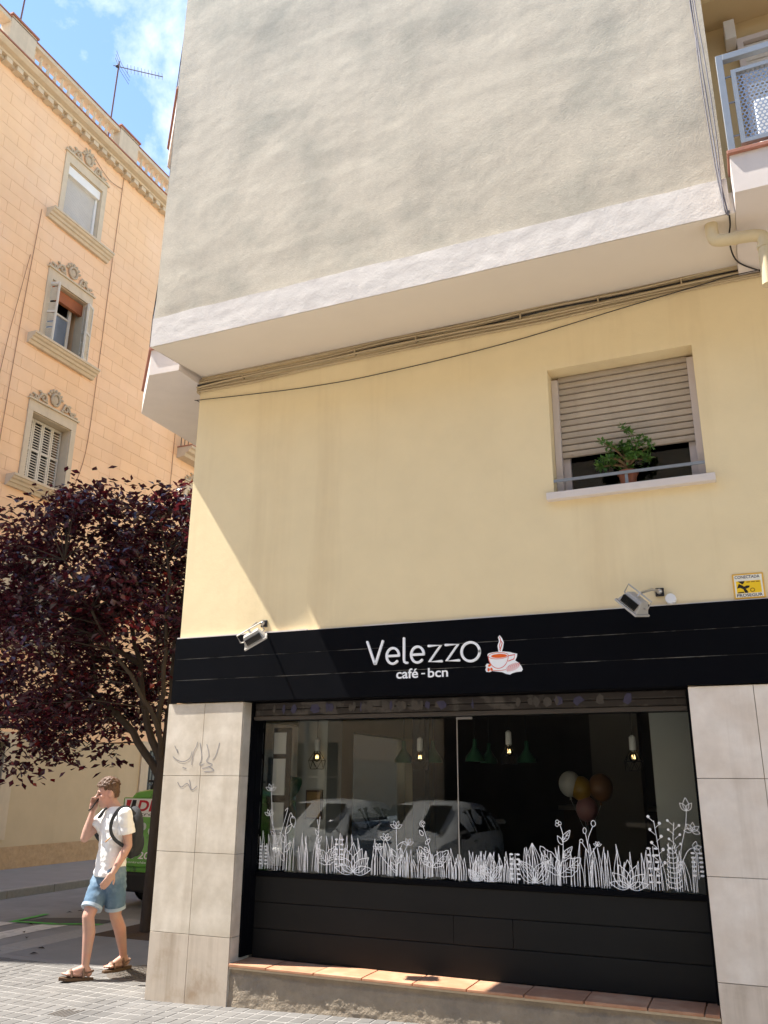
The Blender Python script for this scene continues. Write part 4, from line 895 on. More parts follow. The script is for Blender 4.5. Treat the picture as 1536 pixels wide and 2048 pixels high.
blocks.sort(key=lambda b_: (b_[0]-7)**2*1.3+((b_[2]-8)*.75)**2)
bm_ = MB()
for i, (p, q, a, b_) in enumerate(blocks):
    tgt = MB() if i < 290 else bm_; e = random.uniform(0, .002); tgt.box(PX+.0005, PX+.011+e, p+.003, q-.003, a+.003, b_-.003)
    if i < 290: obj('block', tgt, M['peach'], H)
obj('blocks', bm_, M['peach'], H, kind='stuff')
o_ = MB().box(PX+.0005, PX+.011, -1.29, 2.9, 2.49, 16.94); o2 = []
for a0, a1, b0, b1 in wall_cells(-1.29, 2.98, 2.49, 16.94, [(BAYS[0]-.7, BAYS[0]+.7, zs-.02, zs+1.86) for zs in SILL]): o2.append((a0, a1, b0, b1))
o_ = MB(); [o_.box(PX+.0005, PX+.011, *c) for c in o2]
obj('plain_facing', o_, M['peach'], H); o_ = MB()
for a0, a1, b0, b1 in wall_cells(15.3, 33, 2.49, 16.94, [(yc-.7, yc+.7, zs-.02, zs+1.86) for yc in BAYS[3:] for zs in SILL]): o_.box(PX+.0005, PX+.011, a0, a1, b0, b1)
obj('plain_facing', o_, M['peach'], H)
# carved head
on = MB(); sp = lambda cy, cz, r0, a0, turns, s: [(PX+.045, cy+s*(r0*(1-t*.8))*math.cos(a0+turns*2*math.pi*t), cz+(r0*(1-t*.8))*math.sin(a0+turns*2*math.pi*t)) for t in [i/16 for i in range(17)]]
on.tube([(PX+.05, .12*math.cos(t), .22+.14*math.sin(t)) for t in [2*math.pi*i/16 for i in range(17)]], .028, 6, caps=False); on.ell((PX+.03, 0, .22), (.03, .09, .11), 12, 8)
for a in range(7):
    t = math.radians(15+25*a); on.ell((PX+.035, .20*math.cos(t), .24+.19*math.sin(t)), (.028, .05, .035), 8, 6, rot=Matrix.Rotation(t, 3, 'X'))
for s in (-1, 1):
    on.tube(sp(s*.34, .12, .11, -.3, 1.3, s), .026, 6); on.tube(sp(s*.54, .08, .07, 2.6, 1.2, s), .020, 6)
    on.tube([(PX+.04, s*.22, .03), (PX+.045, s*.30, .23), (PX+.04, s*.42, .20), (PX+.04, s*.5, .06), (PX+.035, s*.63, .03)], [.02, .028, .026, .02, .012], 6)
    for yy, zz_ in ((.45, .24), (.62, .12), (.69, .05), (.25, .06)): on.ell((PX+.03, s*yy, zz_), (.028, .05, .03), 8, 6)
vent = MB()
vent.tube([(PX+.03, .09*math.cos(t), .09*math.sin(t)) for t in [2*math.pi*i/12 for i in range(13)]], .02, 6, caps=False)
for a in range(8): t = math.radians(45*a); vent.ell((PX+.025, .15*math.cos(t), .15*math.sin(t)), (.025, .055, .03), 8, 6, rot=Matrix.Rotation(t, 3, 'X'))
on_src = None
def sill(yc, zs, par):
    pr = [(0, .0), (.27, .0), (.27, -.05), (.24, -.06), (.22, -.10), (.17, -.12), (.15, -.17), (.11, -.18), (.08, -.24), (0, -.24)]
    obj('sill', MB().prism([(PX+x, yc-1.02, zs+z_) for x, z_ in pr], (0, 2.04, 0)), M['stone'], par)
def louvre(par, y0, y1, z0, z1, xm, leaves):
    w_ = (y1-y0)/leaves
    for k in range(leaves):
        a, b_ = y0+w_*k+.004, y0+w_*(k+1)-.004; s = .04; lf = MB(); mid = (z0+z1)/2+.05
        lf.box(xm-.02, xm+.02, a, a+s, z0, z1); lf.box(xm-.02, xm+.02, b_-s, b_, z0, z1)
        for zz_ in (z0, mid, z1-.06): lf.box(xm-.019, xm+.019, a+s, b_-s, zz_, zz_+.06)
        f = obj('shutter', lf, M['shutter_w'], par); sl = MB(); z_ = z0+.07
        while z_ < z1-.09:
            if not (mid-.03 < z_ < mid+.06): sl.add([(xm-.015, a+s, z_+.030), (xm-.015, b_-s, z_+.030), (xm+.017, b_-s, z_), (xm+.017, a+s, z_)], [(0, 1, 2, 3)]); sl.add([(xm+.017, a+s, z_), (xm+.017, b_-s, z_), (xm+.018, b_-s, z_+.022), (xm+.018, a+s, z_+.022)], [(0, 1, 2, 3)])
            z_ += .062
        obj('louvre_slats', sl, M['shutter_w'], f, kind='stuff')
def peach_window(yc, zs, kind):
    global on_src
    wn = empty('window', (PX, yc, zs), H)
    fr = MB()
    for s in (-1, 1): fr.box(PX-.005, PX+.045, *sorted((yc+s*.58, yc+s*.72)), zs, zs+1.62); fr.box(PX-.30, PX-.006, *sorted((yc+s*.575, yc+s*.60)), zs, zs+1.62)
    fr.box(PX-.005, PX+.045, yc-.72, yc+.72, zs+1.62, zs+1.86); fr.box(PX-.30, PX-.006, yc-.6, yc+.6, zs+1.605, zs+1.64); fr.box(PX-.004, PX+.085, yc-.76, yc+.76, zs+1.86, zs+1.90)
    obj('frame', fr, M['stone'], wn, bevel=.004); sill(yc, zs, wn)
    loc = Vector((PX+.03, yc, zs+1.885))
    if on_src is None:
        tmp = MB(); tmp.v = [p+Vector((0, yc, zs+1.90)) for p in on.v]; tmp.f = on.f; tmp.m = on.m; on_src = obj('carved_head', tmp, M['ornament'], wn, smooth=True); on_src['off'] = 0; WOFF[0] = wpos(on_src)-Vector((0, yc, zs))
        del on_src['off']
    else: inst(on_src, WOFF[0]+Vector((0, yc, zs)), wn)
    obj('room_dark', MB().box(PX-.60, PX-.58, yc-.7, yc+.7, zs-.1, zs+1.8), M['dark'], wn)
    if kind == 'blind':
        obj('blind_box', MB().box(PX-.16, PX-.02, yc-.57, yc+.57, zs+1.36, zs+1.60), M['white'], wn, bevel=.006)
        obj('blind_rail', MB().box(PX-.14, PX-.08, yc+.50, yc+.56, zs, zs+1.358), M['white'], wn); z_ = zs; bb = MB()
        while z_ < zs+1.34: bb.prism([(PX-.13, yc-.55, z_), (PX-.118, yc-.55, z_+.004), (PX-.118, yc-.55, z_+.032), (PX-.13, yc-.55, z_+.037)], (0, 1.045, 0)); z_ += .038
        obj('blind_slats', bb, mat('white_blind', (.55, .52, .48), .6), wn, kind='stuff')
    elif kind == 'open':
        obj('lintel_blind', MB().box(PX-.20, PX-.10, yc-.57, yc+.57, zs+1.30, zs+1.58), M['brown'], wn)
        cs = MB(); cs.box(PX-.27, PX-.22, yc-.55, yc-.48, zs, zs+1.55); cs.box(PX-.27, PX-.22, yc+.28, yc+.36, zs, zs+1.55); cs.box(PX-.27, PX-.22, yc-.48, yc+.28, zs+1.02, zs+1.07); cs.box(PX-.27, PX-.22, yc-.12, yc-.09, zs+1.07, zs+1.3); obj('casement', cs, M['shutter_w'], wn)
        obj('pane', MB().box(PX-.25, PX-.244, yc-.48, yc+.28, zs, zs+1.02), mat('dull_pane', (.16, .19, .24), .15, .5, var=.25, vs=2), wn)
        for s, ang in ((-1, 84), (1, 62)):
            T = Matrix.Translation((PX-.02, yc+s*.56, 0)) @ Matrix.Rotation(math.radians(ang)*s, 4, 'Z')
            # leaf built along -s*y from its hinge, then swung out
            for leaf in (0, 1):
                i0 = leaf*.27; lf = MB(); A_, B_ = sorted((-s*i0, -s*(i0+.27)))
                lf.box(-.018, .018, A_, A_+.035, zs+.02, zs+1.52); lf.box(-.018, .018, B_-.035, B_, zs+.02, zs+1.52)
                for q in (.02, .72, 1.46): lf.box(-.017, .017, A_+.035, B_-.035, zs+q, zs+q+.06)
                T2 = T @ (Matrix.Translation((0, -s*.27, 0)) @ Matrix.Rotation(math.radians(138 if s > 0 else 168)*s, 4, 'Z') @ Matrix.Translation((0, s*.27, 0)) if leaf else Matrix())
                f = obj('shutter', lf.xf(T2), M['shutter_w'], wn, label='weathered open shutter leaf'); sl = MB(); z_ = zs+.09
                while z_ < zs+1.44:
                    if random.random() > .12: sl.add([(-.012, A_+.035, z_+.03), (-.012, B_-.035, z_+.03), (.014, B_-.035, z_), (.014, A_+.035, z_)], [(0, 1, 2, 3)])
                    z_ += .048
                obj('louvre_slats', sl.xf(T2), M['shutter_w'], f, kind='stuff')
    else: louvre(wn, yc-.56, yc+.56, zs+.01, zs+1.59, PX-.24, 4)
WOFF = [Vector()]
for bi, yc in enumerate(BAYS):
    for fi, zs in enumerate(SILL):
        if bi == 0 or bi > 3: 
            obj('plain_shutter', MB().box(PX-.26, PX-.22, yc-.58, yc+.58, zs, zs+1.63), M['shutter_w'], H); fr = MB(); fr.box(PX-.005, PX+.045, yc-.72, yc-.58, zs, zs+1.62); fr.box(PX-.005, PX+.045, yc+.58, yc+.72, zs, zs+1.62); fr.box(PX-.005, PX+.045, yc-.72, yc+.72, zs+1.62, zs+1.9); obj('plain_frame', fr, M['stone'], H); continue
        if bi == 2 and fi == 2: pass
        peach_window(yc, zs, 'blind' if (bi, fi) == (1, 3) else 'open' if (bi, fi) == (1, 2) else 'louvre')
    tmp = MB(); tmp.v = [p+Vector((0, yc, 16.62)) for p in vent.v]; tmp.f = vent.f; tmp.m = vent.m; obj('vent_rosette', tmp, M['coping'] if False else M['ornament'], H, smooth=True)
# little balcony in the next bay
yc = BAYS[2]; bb = empty('stone_balcony', (PX, yc, 10.05), H)
pr = [(0, 0), (.50, 0), (.50, -.06), (.44, -.09), (.40, -.16), (.30, -.19), (.26, -.27), (0, -.30)]
obj('slab', MB().prism([(PX+x, yc-1.15, 10.42+z_) for x, z_ in pr], (0, 2.3, 0)), M['stone'], bb); obj('edge', MB().box(PX, PX+.515, yc-1.165, yc+1.165, 10.421, 10.45), M['coping'], bb)
rl = MB()
for i in range(20): y = yc-1.12+2.24*i/19; rl.tube([(PX+.47, y, 10.45), (PX+.47, y, 11.35)], .011, 5)
for x in (.1, .22, .34): rl.tube([(PX+x, yc-1.12, 10.45), (PX+x, yc-1.12, 11.35)], .011, 5)
rl.tube([(PX, yc-1.12, 11.36), (PX+.47, yc-1.12, 11.36), (PX+.47, yc+1.12, 11.36), (PX, yc+1.12, 11.36)], .02, 6); obj('railing', rl, M['dark_metal'], bb)
# cornice, dentils, balustrade
cp = [(0, 16.94), (.10, 16.94), (.10, 17.02), (.20, 17.02), (.22, 17.06), (.34, 17.08), (.40, 17.13), (.42, 17.17), (0, 17.17)]
obj('cornice', MB().prism([(PX+x, -1.4, z_) for x, z_ in cp], (0, 34.5, 0)), M['stone'], H); obj('cornice_cap', MB().box(PX-.1, PX+.45, -1.45, 33.2, 17.171, 17.20), M['coping'], H)
dn = obj('dentil', MB().box(PX+.012, PX+.19, 3.0, 3.17, 16.90, 17.015), M['stone'], H)
for i in range(1, 30): inst(dn, wpos(dn)+Vector((0, .31*i, 0)), H)
BR = -8.80
obj('balustrade_base', MB().box(BR-.12, BR+.12, -1.3, 33, 17.201, 17.24), M['stone'], H); obj('balustrade_rail', MB().box(BR-.15, BR+.15, -1.3, 33, 17.70, 17.80), M['stone'], H, bevel=.01); obj('rail_cap', MB().box(BR-.17, BR+.17, -1.3, 33, 17.801, 17.825), M['coping'], H)
bal = None
for k in range(6):
    y0 = 3.72+3.61*k; pdl = obj('pedestal', MB().box(BR-.16, BR+.17, y0, y0+.71, 17.202, 17.86), M['stone'], H); obj('pedestal_cap', MB().box(BR-.20, BR+.21, y0-.04, y0+.75, 17.861, 17.905), M['coping'], pdl)
    if k > 3: continue
    for i in range(13):
        y = y0+.71+.11+.2233*i; c = Vector((BR, y, 17.24))
        if bal is None: bal = obj('baluster', MB().lathe([(.05, 0), (.05, .04), (.028, .06), (.05, .15), (.052, .20), (.024, .34), (.028, .38), (.05, .41), (.05, .46)], c, 10), M['stone'], H, smooth=True); bo = wpos(bal)-c
        else: inst(bal, c+bo, H)
# ground floor windows with grilles
for k, (a, b_, c, d) in enumerate(GW):
    gw = empty('ground_window', (PX, (a+b_)/2, c), H); fr = MB(); fr.box(PX, PX+.05, b_, b_+.28, c-.2, d+.2); fr.box(PX, PX+.05, a-.28, a, c-.2, d+.2); fr.box(PX, PX+.05, a, b_, d, d+.2); fr.box(PX, PX+.08, a, b_, c-.15, c); obj('surround', fr, M['stone'], gw)
    gr = MB(); [gr.tube([(PX-.05, a+.06+(b_-a-.12)*i/9, c), (PX-.05, a+.06+(b_-a-.12)*i/9, d)], .012, 5) for i in range(10)]; [gr.box(PX-.065, PX-.035, a, b_, z_, z_+.03) for z_ in (c+.1, (c+d)/2, d-.15)]; obj('grille', gr, M['dark_metal'], gw); obj('pane', MB().box(PX-.2, PX-.19, a, b_, c, d), mat('dark_pane%d' % k, (.03, .032, .035), .2, .5), gw)
# facade cables
for pts, lab in (([(PX+.03, 8.05, 16.9), (PX+.03, 8.0, 14), (PX+.03, 7.97, 11), (PX+.03, 7.9, 9.0), (PX+.03, 7.62, 7.9)], 'brown cable running down the peach wall right of the carved windows'), ([(PX+.03, 5.62, 14.2), (PX+.03, 5.55, 12.2), (PX+.03, 5.5, 10), (PX+.03, 5.45, 6), (PX+.03, 5.5, 3)], 'brown cable running down the peach wall left of the carved windows'), ([(PX+.035, 5.50, 12.9), (PX+.05, 5.38, 11.9), (PX+.04, 5.25, 10.5), (PX+.04, 5.15, 8.5), (PX+.04, 5.1, 4)], 'loose brown cable bowing away beside the left facade cable'), ([(PX+.03, 11.15, 16.8), (PX+.03, 11.1, 9), (PX+.03, 11.05, 3)], 'dark cable on the peach wall beside the small stone balcony'), ([(PX+.02, 6.9, 16.75), (PX+.05, 7.5, 16.45), (PX+.03, 8.05, 16.55)], 'short brown cable drooping from the vent rosette')):
    obj('facade_cable', MB().tube(catm(pts, 5), .0075, 5), mat('brown_cable', (.34, .18, .11), .7), label=lab, cat='cable')
# aerial
def aerial(base, h, lab):
    an = empty('aerial', base, label=lab, cat='antenna'); b0 = Vector(base); top = b0+Vector((0, .06, h)); obj('mast', MB().tube([b0, top], .022, 6), mat('rusty_mast', (.16, .09, .075), .7), an)
    d = Vector((.55, .60, .10)).normalized(); s = d.cross(Vector((0, 0, 1))).normalized(); u = s.cross(d); c = b0+Vector((0, 0, h-.22)); em = M['cable_gr']
    obj('boom', MB().tube([c-d*.1, c+d*1.25], .014, 5), em, an)
    for i in range(11): p = c+d*(.28+.095*i); obj('element', MB().tube([p-u*(.14-.003*i), p+u*(.14-.003*i)], .007, 4), em, an)
    for sg in (1, -1):
        rf = MB(); e = c+d*.10
        for q in (-.13, 0, .13): rf.tube([e+s*q, e+s*q+u*sg*.42-d*.16 if False else e+s*q+u*sg*.40+d*(-.12 if sg > 0 else .22)], .007, 4)
        obj('reflector', rf, em, an)
    obj('clamp', MB().ell(c, .045, 8, 6), M['dark_metal'], an)
aerial((-9.45, 7.72, 17.1), 3.65, 'roof aerial with a comb of rods on a thin rusty mast'); aerial((-9.5, 4.55, 17.1), 3.4, 'second roof aerial further along the balustrade whose mast base alone shows')
# ================================================================== TREE
T0 = Vector((-2.04, 2.62, -.01)); TR = empty('plum_tree', T0, label='purple leaved plum tree at the kerb behind the walking man', cat='tree')
rnd = random.Random(15); tk = MB(); samples = []
def limb(pts, r0, r1, n=7):
    p = catm(pts, 6); k = len(p); p = [q+Vector((rnd.gauss(0, .012), rnd.gauss(0, .012), 0))*(0 if i in (0,) else 1) for i, q in enumerate(p)]
    tk.tube(p, [r0+(r1-r0)*i/(k-1) for i in range(k)], n); samples.extend((q, r0+(r1-r0)*i/(k-1)) for i, q in enumerate(p)); return p
tk.tube(catm([T0+Vector((0, 0, -.05)), T0+Vector((0, 0, .06)), T0+Vector((.01, 0, .9)), T0+Vector((.02, -.02, 1.55)), T0+Vector((.03, 0, 1.95))], 5), [.14]+[.095-.0015*i for i in range(20)], 10)
fk = T0+Vector((.03, 0, 1.85))
main = [[fk, (-1.95, 2.6, 2.6), (-1.98, 2.62, 3.4), (-1.9, 2.7, 4.4), (-2.0, 2.7, 5.0)],
        [fk, (-2.25, 2.55, 2.35), (-2.5, 2.6, 3.1), (-2.9, 2.7, 4.0), (-3.2, 2.7, 5.2)],
        [fk+Vector((-.02, 0, -.15)), (-2.55, 2.5, 2.35), (-3.1, 2.45, 2.75), (-3.9, 2.5, 3.2), (-4.7, 2.5, 3.6)],
        [fk, (-2.2, 2.9, 2.6), (-2.4, 3.4, 3.4), (-2.9, 3.9, 4.3)], [fk, (-1.95, 2.2, 2.5), (-2.3, 1.7, 3.3), (-2.7, 1.3, 4.2)],
        [fk, (-1.7, 2.7, 2.5), (-1.3, 2.8, 3.3), (-1.1, 2.8, 4.2)], [(-2.5, 2.6, 3.1), (-3.2, 2.3, 3.6), (-4.0, 2.1, 4.2), (-4.5, 2.0, 4.5)], [(-2.9, 2.47, 2.65), (-3.4, 2.1, 2.6), (-4.1, 2.0, 2.5), (-4.6, 2.0, 2.3)], [(-3.1, 2.45, 2.75), (-3.7, 3.0, 3.5), (-4.3, 3.3, 4.1)], [(-2.1, 2.6, 2.2), (-1.8, 2.2, 3.0), (-1.75, 2.1, 4.0), (-2.0, 2.2, 4.8)]]
for i, m_ in enumerate(main): limb(m_, .055 if i < 3 else .036, .010)
for i in range(9):
    a = rnd.uniform(0, 6.28); limb([fk+Vector((0, 0, rnd.uniform(-.2, .5))), fk+Vector((.12*math.cos(a), .12*math.sin(a), .9)), fk+Vector((.28*math.cos(a), .3*math.sin(a), 1.8+rnd.random()*.5))], .014, .005, 5)
lf = MB(); lvv = []; CC = Vector((-3.05, 2.65, 3.62)); RR = Vector((2.15, 1.75, 1.98)); n = 0; sm_pts = [s[0] for s in samples if s[0].z > 2.1]
clumps = []
while len(clumps) < 470:
    q = Vector((rnd.uniform(-1, 1), rnd.uniform(-1, 1), rnd.uniform(-1, 1))); r_ = q.length
    lump = 1+.22*mn.noise(q*2.3+Vector((4, 1, 7)))
    if r_ > lump or r_ < .25*rnd.random(): continue
    p = CC+Vector((q.x*RR.x, q.y*RR.y, q.z*RR.z))
    lowlim = 2.35-.55*max(0, min(1, (-p.x-3.2)/1.2))+ (.75 if p.x > -2.6 else 0)
    if p.z < lowlim: continue
    if mn.noise(p*1.35+Vector((3, 9, 2))) < -.13 and r_ < .93: continue
    clumps.append((p, r_))
for _ in range(14): clumps.append((Vector((rnd.uniform(-3.3, -1.5), rnd.uniform(1.5, 2.5), rnd.uniform(3.0, 5.0))), .6))
for hp in ((-4.25, 2.4, 1.85), (-4.05, 2.45, 1.72), (-4.4, 2.4, 2.0), (-3.55, 2.4, 2.05), (-3.35, 2.42, 1.95), (-2.75, 2.5, 1.98), (-4.55, 2.4, 2.3), (-3.9, 2.4, 2.1)): clumps.append((Vector(hp), .95))
for p, r_ in clumps:
    s0 = min(sm_pts, key=lambda t: (t-p).length+max(0, t.z-p.z)*1.2); mid = s0.lerp(p, .55)+Vector((rnd.gauss(0, .04), rnd.gauss(0, .04), .08)); tk.tube([s0, mid, p], [.009, .006, .003], 4)
    sun_side = max(0, min(1, (-p.x-2.9)/2.0)); hue = rnd.gauss(.32, .16)+.18*sun_side  # sunlight put into leaf colour: brighter red towards the sunward side
    for k in range(rnd.randint(30, 50)):
        q = p+Vector((rnd.gauss(0, .15), rnd.gauss(0, .15), rnd.gauss(0, .10))); az = rnd.uniform(0, 6.28)
        d = Vector((math.cos(az), math.sin(az), rnd.gauss(-.45, .45))); nn = Vector((rnd.gauss(0, .45), rnd.gauss(0, .45), 1)).normalized()
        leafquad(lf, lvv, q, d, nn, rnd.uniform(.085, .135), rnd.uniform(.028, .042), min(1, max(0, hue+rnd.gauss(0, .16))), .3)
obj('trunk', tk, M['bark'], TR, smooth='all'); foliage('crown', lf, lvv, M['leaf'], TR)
pit = MB().box(-2.46, -1.55, 2.15, 3.15, -.04, .002); obj('tree_pit', pit, M['soil'], kind='structure')
# ================================================================== VEHICLES
M['tyre'] = mat('tyre', (.018, .018, .018), .85, .3); M['rim'] = mat('alloy', (.35, .35, .36), .35, .5, .8); M['carglass'] = mat('car_glass', (.012, .015, .017), .06, .6, var=0)
M['bumper'] = mat('black_plastic', (.02, .02, .022), .6, .35); M['tail'] = mat('tail_lamp', (.45, .012, .01), .25, .5, var=0); M['clearlamp'] = mat('head_lamp', (.6, .62, .65), .12, .6, var=0); M['carwhite'] = mat('white_car_paint', (.74, .74, .73), .25, .5, var=.02, coat=.5)
def vehicle(name, base, heading, stations, width, wheels, paint, label, cat, wins, ride, wr=.31, rearwin=None, frontwin=None, extra=None):
    base = Vector(base); root = empty(name, base, label=label, cat=cat); T = Matrix.Translation(base) @ Matrix.Rotation(heading, 4, 'Z')
    def sect(st):
        u, wl, wb, w_r, z0, zb, zr = st; hs = [(0, z0), (wl*.9, z0), (wl, z0+.07), (wb, z0+(zb-z0)*.55), (wb*.985, zb), ((wb+w_r*1.6)/2.6, (zb+zr)/2+.01), (w_r, zr-.10), (w_r*.9, zr-.03), (w_r*.6, zr), (0, zr+.012)]
        return [(u, v, z) for v, z in hs]+[(u, -v, z) for v, z in hs[-2:0:-1]]
    R_s = [sect(s) for s in stations]; n_ = len(R_s[0]); bd_ = MB(); bd_.add([p for r_ in R_s for p in r_], [(i*n_+j, i*n_+(j+1) % n_, (i+1)*n_+(j+1) % n_, (i+1)*n_+j) for i in range(len(R_s)-1) for j in range(n_)]+[tuple(range(n_)), tuple(range(len(R_s)*n_-1, (len(R_s)-1)*n_-1, -1))]); bd_.xf(T)
    body = obj('body', bd_, paint, root, smooth=True, bevel=.02)
    def at(u, t, s):
        for a, b_ in zip(stations, stations[1:]):
            if a[0] <= u <= b_[0]:
                f = (u-a[0])/(b_[0]-a[0]); c = [x+(y-x)*f for x, y in zip(a, b_)]; _, wl, wb, w_r, z0, zb, zr = c
                v = wb*.985+(w_r-wb*.985)*t; return Vector((u, s*(v+.014), zb+(zr-.10-zb)*t))
    for s in (1, -1):
        for q in wins: obj('side_window', MB().poly([at(u, t, s) for u, t in q]).xf(T), M['carglass'], root)
    for w_, tag_ in ((rearwin, 'rear_window'), (frontwin, 'windscreen')):
        if w_: obj(tag_, MB().poly(w_).xf(T), M['carglass'], root)
    for u in wheels:
        for s in (1, -1):
            wv = s*(width/2-.10); wo = obj('wheel', MB().lathe([(wr*.62, -.10), (wr*.92, -.10), (wr, -.07), (wr, .07), (wr*.92, .10), (wr*.62, .10)], (0, 0, 0), 24, 'y', caps=False).xf(T @ Matrix.Translation((u, wv, wr-ride))), M['tyre'], root, smooth=True)
            obj('rim', MB().lathe([(.03, -.085), (wr*.6, -.07), (wr*.63, -.09), (wr*.63, .09), (wr*.6, .07), (.03, .085)], (0, 0, 0), 18, 'y').xf(T @ Matrix.Translation((u, wv, wr-ride))), M['rim'], wo)
            obj('wheel_arch', MB().lathe([(wr*1.14, -.004), (wr*1.14, .004)], (0, 0, 0), 24, 'y').xf(T @ Matrix.Translation((u, s*(width/2-.012), wr-ride+.02))), M['bumper'], root)
    if extra: extra(root, T, body)
    return root
VG = mat('van_green', (.12, .42, .035), .3, .5, var=.06, vs=3, coat=.4, col2=(.05, .16, .02), c2s=7, c2r=(.56, .66))
def van_extra(root, T, body):
    yv = -.028
    obj('bumper', MB().box(-.09, .06, -.80, .80, .20, .46).xf(T), M['bumper'], root, bevel=.03)
    for s in (1, -1): obj('tail_lamp', MB().box(-.04, .02, *sorted((s*.66, s*.78)), .85, 1.20).xf(T), M['tail'], root, bevel=.01)
    for u in (.35, 1.6):
        obj('roof_bar', MB().box(u-.03, u+.03, -.66, .66, 1.70, 1.735).xf(T), M['dark_metal'], root, bevel=.006)
        for s in (1, -1): obj('bar_foot', MB().prism([(u-.05, s*.60, 1.56), (u+.05, s*.60, 1.56), (u+.03, s*.56, 1.705), (u-.03, s*.56, 1.705)], (0, -s*.05, 0)).xf(T), M['bumper'], root)
    # wrap print on the tailgate, read from the street
    wy = 4.52-.034; XR0 = -4.13
    obj('print_panel', MB().box(XR0+.06, XR0+1.50, wy-.004, wy+.03, 1.16, 1.415), M['letter'], root)
    red = mat('van_red', (.55, .01, .03), .4, .4, var=0); bk_ = mat('van_black', (.02, .02, .02), .5, var=0)
    obj('letters_red', text_mb('DISPLAG', XR0+.30, XR0+1.40, 1.235, 1.395, wy-.0065, offset=.03, shear=.18), red, root); obj('letters_black', text_mb('control de plagas', XR0+.08, XR0+1.42, 1.165, 1.222, wy-.0065, shear=.2), bk_, root)
    obj('logo_red', MB().poly([(XR0+.09, wy-.006, 1.25), (XR0+.15, wy-.006, 1.25), (XR0+.19, wy-.006, 1.395), (XR0+.10, wy-.006, 1.395)]), red, root); obj('logo_black', MB().poly([(XR0+.17, wy-.006, 1.25), (XR0+.26, wy-.006, 1.25), (XR0+.28, wy-.006, 1.395), (XR0+.21, wy-.006, 1.395)]), bk_, root)
    obj('phone_number', text_mb('660 206 206', XR0+.04, XR0+1.05, .585, .685, wy-.008, offset=.02, shear=.15), M['letter'], root); obj('web_line', text_mb('controldeplagas.com', XR0+.18, XR0+.95, .515, .555, wy-.008), M['letter'], root)
    obj('number_plate', MB().box(XR0+.60, XR0+1.10, wy-.02, wy+.02, .72, .83), M['letter'], root)
    rnd = random.Random(6); bl_ = MB()
    for i in range(10): disc(bl_, XR0+.1+rnd.random()*1.3, .75+rnd.random()*.35, .03+.03*rnd.random(), .02+.05*rnd.random(), wy-.003-.0002*i, rnd.random()*3, 10)
    obj('wrap_blobs', bl_, mat('van_pale', (.6, .68, .62), .4, var=.1), root); ad = MB(); [disc(ad, XR0+.1+rnd.random()*1.3, .72+rnd.random()*.4, .02+.02*rnd.random(), .05*rnd.random()+.02, wy-.0055-.0002*i, rnd.random()*3, 9) for i in range(12)]; obj('wrap_marks', ad, bk_, root)
    # steep tailgate skin
    obj('tailgate', MB().box(XR0+.03, XR0+1.62, wy-.002, wy+.05, .47, 1.43), VG, root, bevel=.02)
vehicle('delivery_van', (-3.30, 4.52, -.055), math.radians(90), [(0, .76, .80, .66, .32, 1.0, 1.56), (.10, .80, .84, .70, .26, 1.0, 1.60), (1.4, .82, .85, .71, .24, 1.0, 1.63), (2.55, .82, .85, .69, .24, 1.0, 1.60), (3.25, .82, .84, .66, .24, .99, 1.12), (3.95, .80, .80, .62, .26, .88, .96), (4.12, .70, .70, .5, .30, .7, .82)], 1.70, (.75, 3.35), VG, 'green pest control van with red lettering parked behind the plum tree', 'van', [[(1.55, .12), (2.45, .12), (2.40, .95), (1.55, .95)], [(2.52, .12), (3.1, .10), (2.62, .92), (2.52, .95)]], 0, frontwin=[(3.2, -.60, 1.12), (3.2, .60, 1.12), (2.62, .58, 1.56), (2.62, -.58, 1.56)], extra=van_extra)
def car_extra(root, T, body):
    for s in (1, -1):
        obj('head_lamp', MB().ell((4.0, s*.58, .68), (.12, .16, .08), 10, 7).xf(T), M['clearlamp'], root, smooth=True); obj('tail_lamp', MB().ell((.08, s*.62, .86), (.09, .11, .13), 10, 7).xf(T), M['tail'], root, smooth=True); obj('mirror', MB().ell((2.78, s*.94, .98), (.07, .10, .07), 10, 7).xf(T), M['bumper'], root, smooth=True)
        obj('door_handle', MB().box(1.9, 2.05, *sorted((s*.855, s*.875)), .84, .865).xf(T), M['bumper'], root)
    obj('grille', MB().box(4.08, 4.16, -.4, .4, .42, .58).xf(T), M['bumper'], root); obj('number_plate', MB().box(4.16, 4.17, -.26, .26, .42, .53).xf(T), M['letter'], root)
hatch = [(0, .72, .76, .5, .34, .80, 1.05), (.10, .80, .83, .60, .26, .88, 1.30), (.55, .83, .86, .62, .22, .92, 1.44), (1.4, .84, .87, .63, .20, .93, 1.48), (2.2, .84, .87, .61, .20, .93, 1.44), (2.95, .84, .86, .58, .20, .93, 1.04), (3.6, .82, .84, .55, .22, .86, .93), (4.05, .76, .78, .5, .26, .72, .80), (4.15, .66, .68, .45, .32, .62, .70)]
hw = [[(.35, .15), (.95, .10), (.95, .92), (.55, .85)], [(1.02, .10), (1.78, .10), (1.75, .95), (1.02, .95)], [(1.85, .10), (2.75, .08), (2.3, .90), (1.85, .95)]]
fw = [(2.98, -.56, 1.03), (2.98, .56, 1.03), (2.25, .55, 1.42), (2.25, -.55, 1.42)]
vehicle('parked_car', (-2.75, -9.9, -.12), math.radians(90), hatch, 1.74, (.72, 3.28), M['carwhite'], 'white hatchback across the road nearer the crossing, mirrored in the café glass', 'car', hw, 0, frontwin=fw, rearwin=[(-.002, -.5, .98), (-.002, .5, .98), (.06, .5, 1.2), (.06, -.5, 1.2)], extra=car_extra)
vehicle('parked_car', (-.75, -9.95, -.12), math.radians(90), hatch, 1.74, (.72, 3.28), M['carwhite'], 'white hatchback behind the motorcycle, mirrored in the café glass', 'car', hw, 0, frontwin=fw, extra=car_extra)
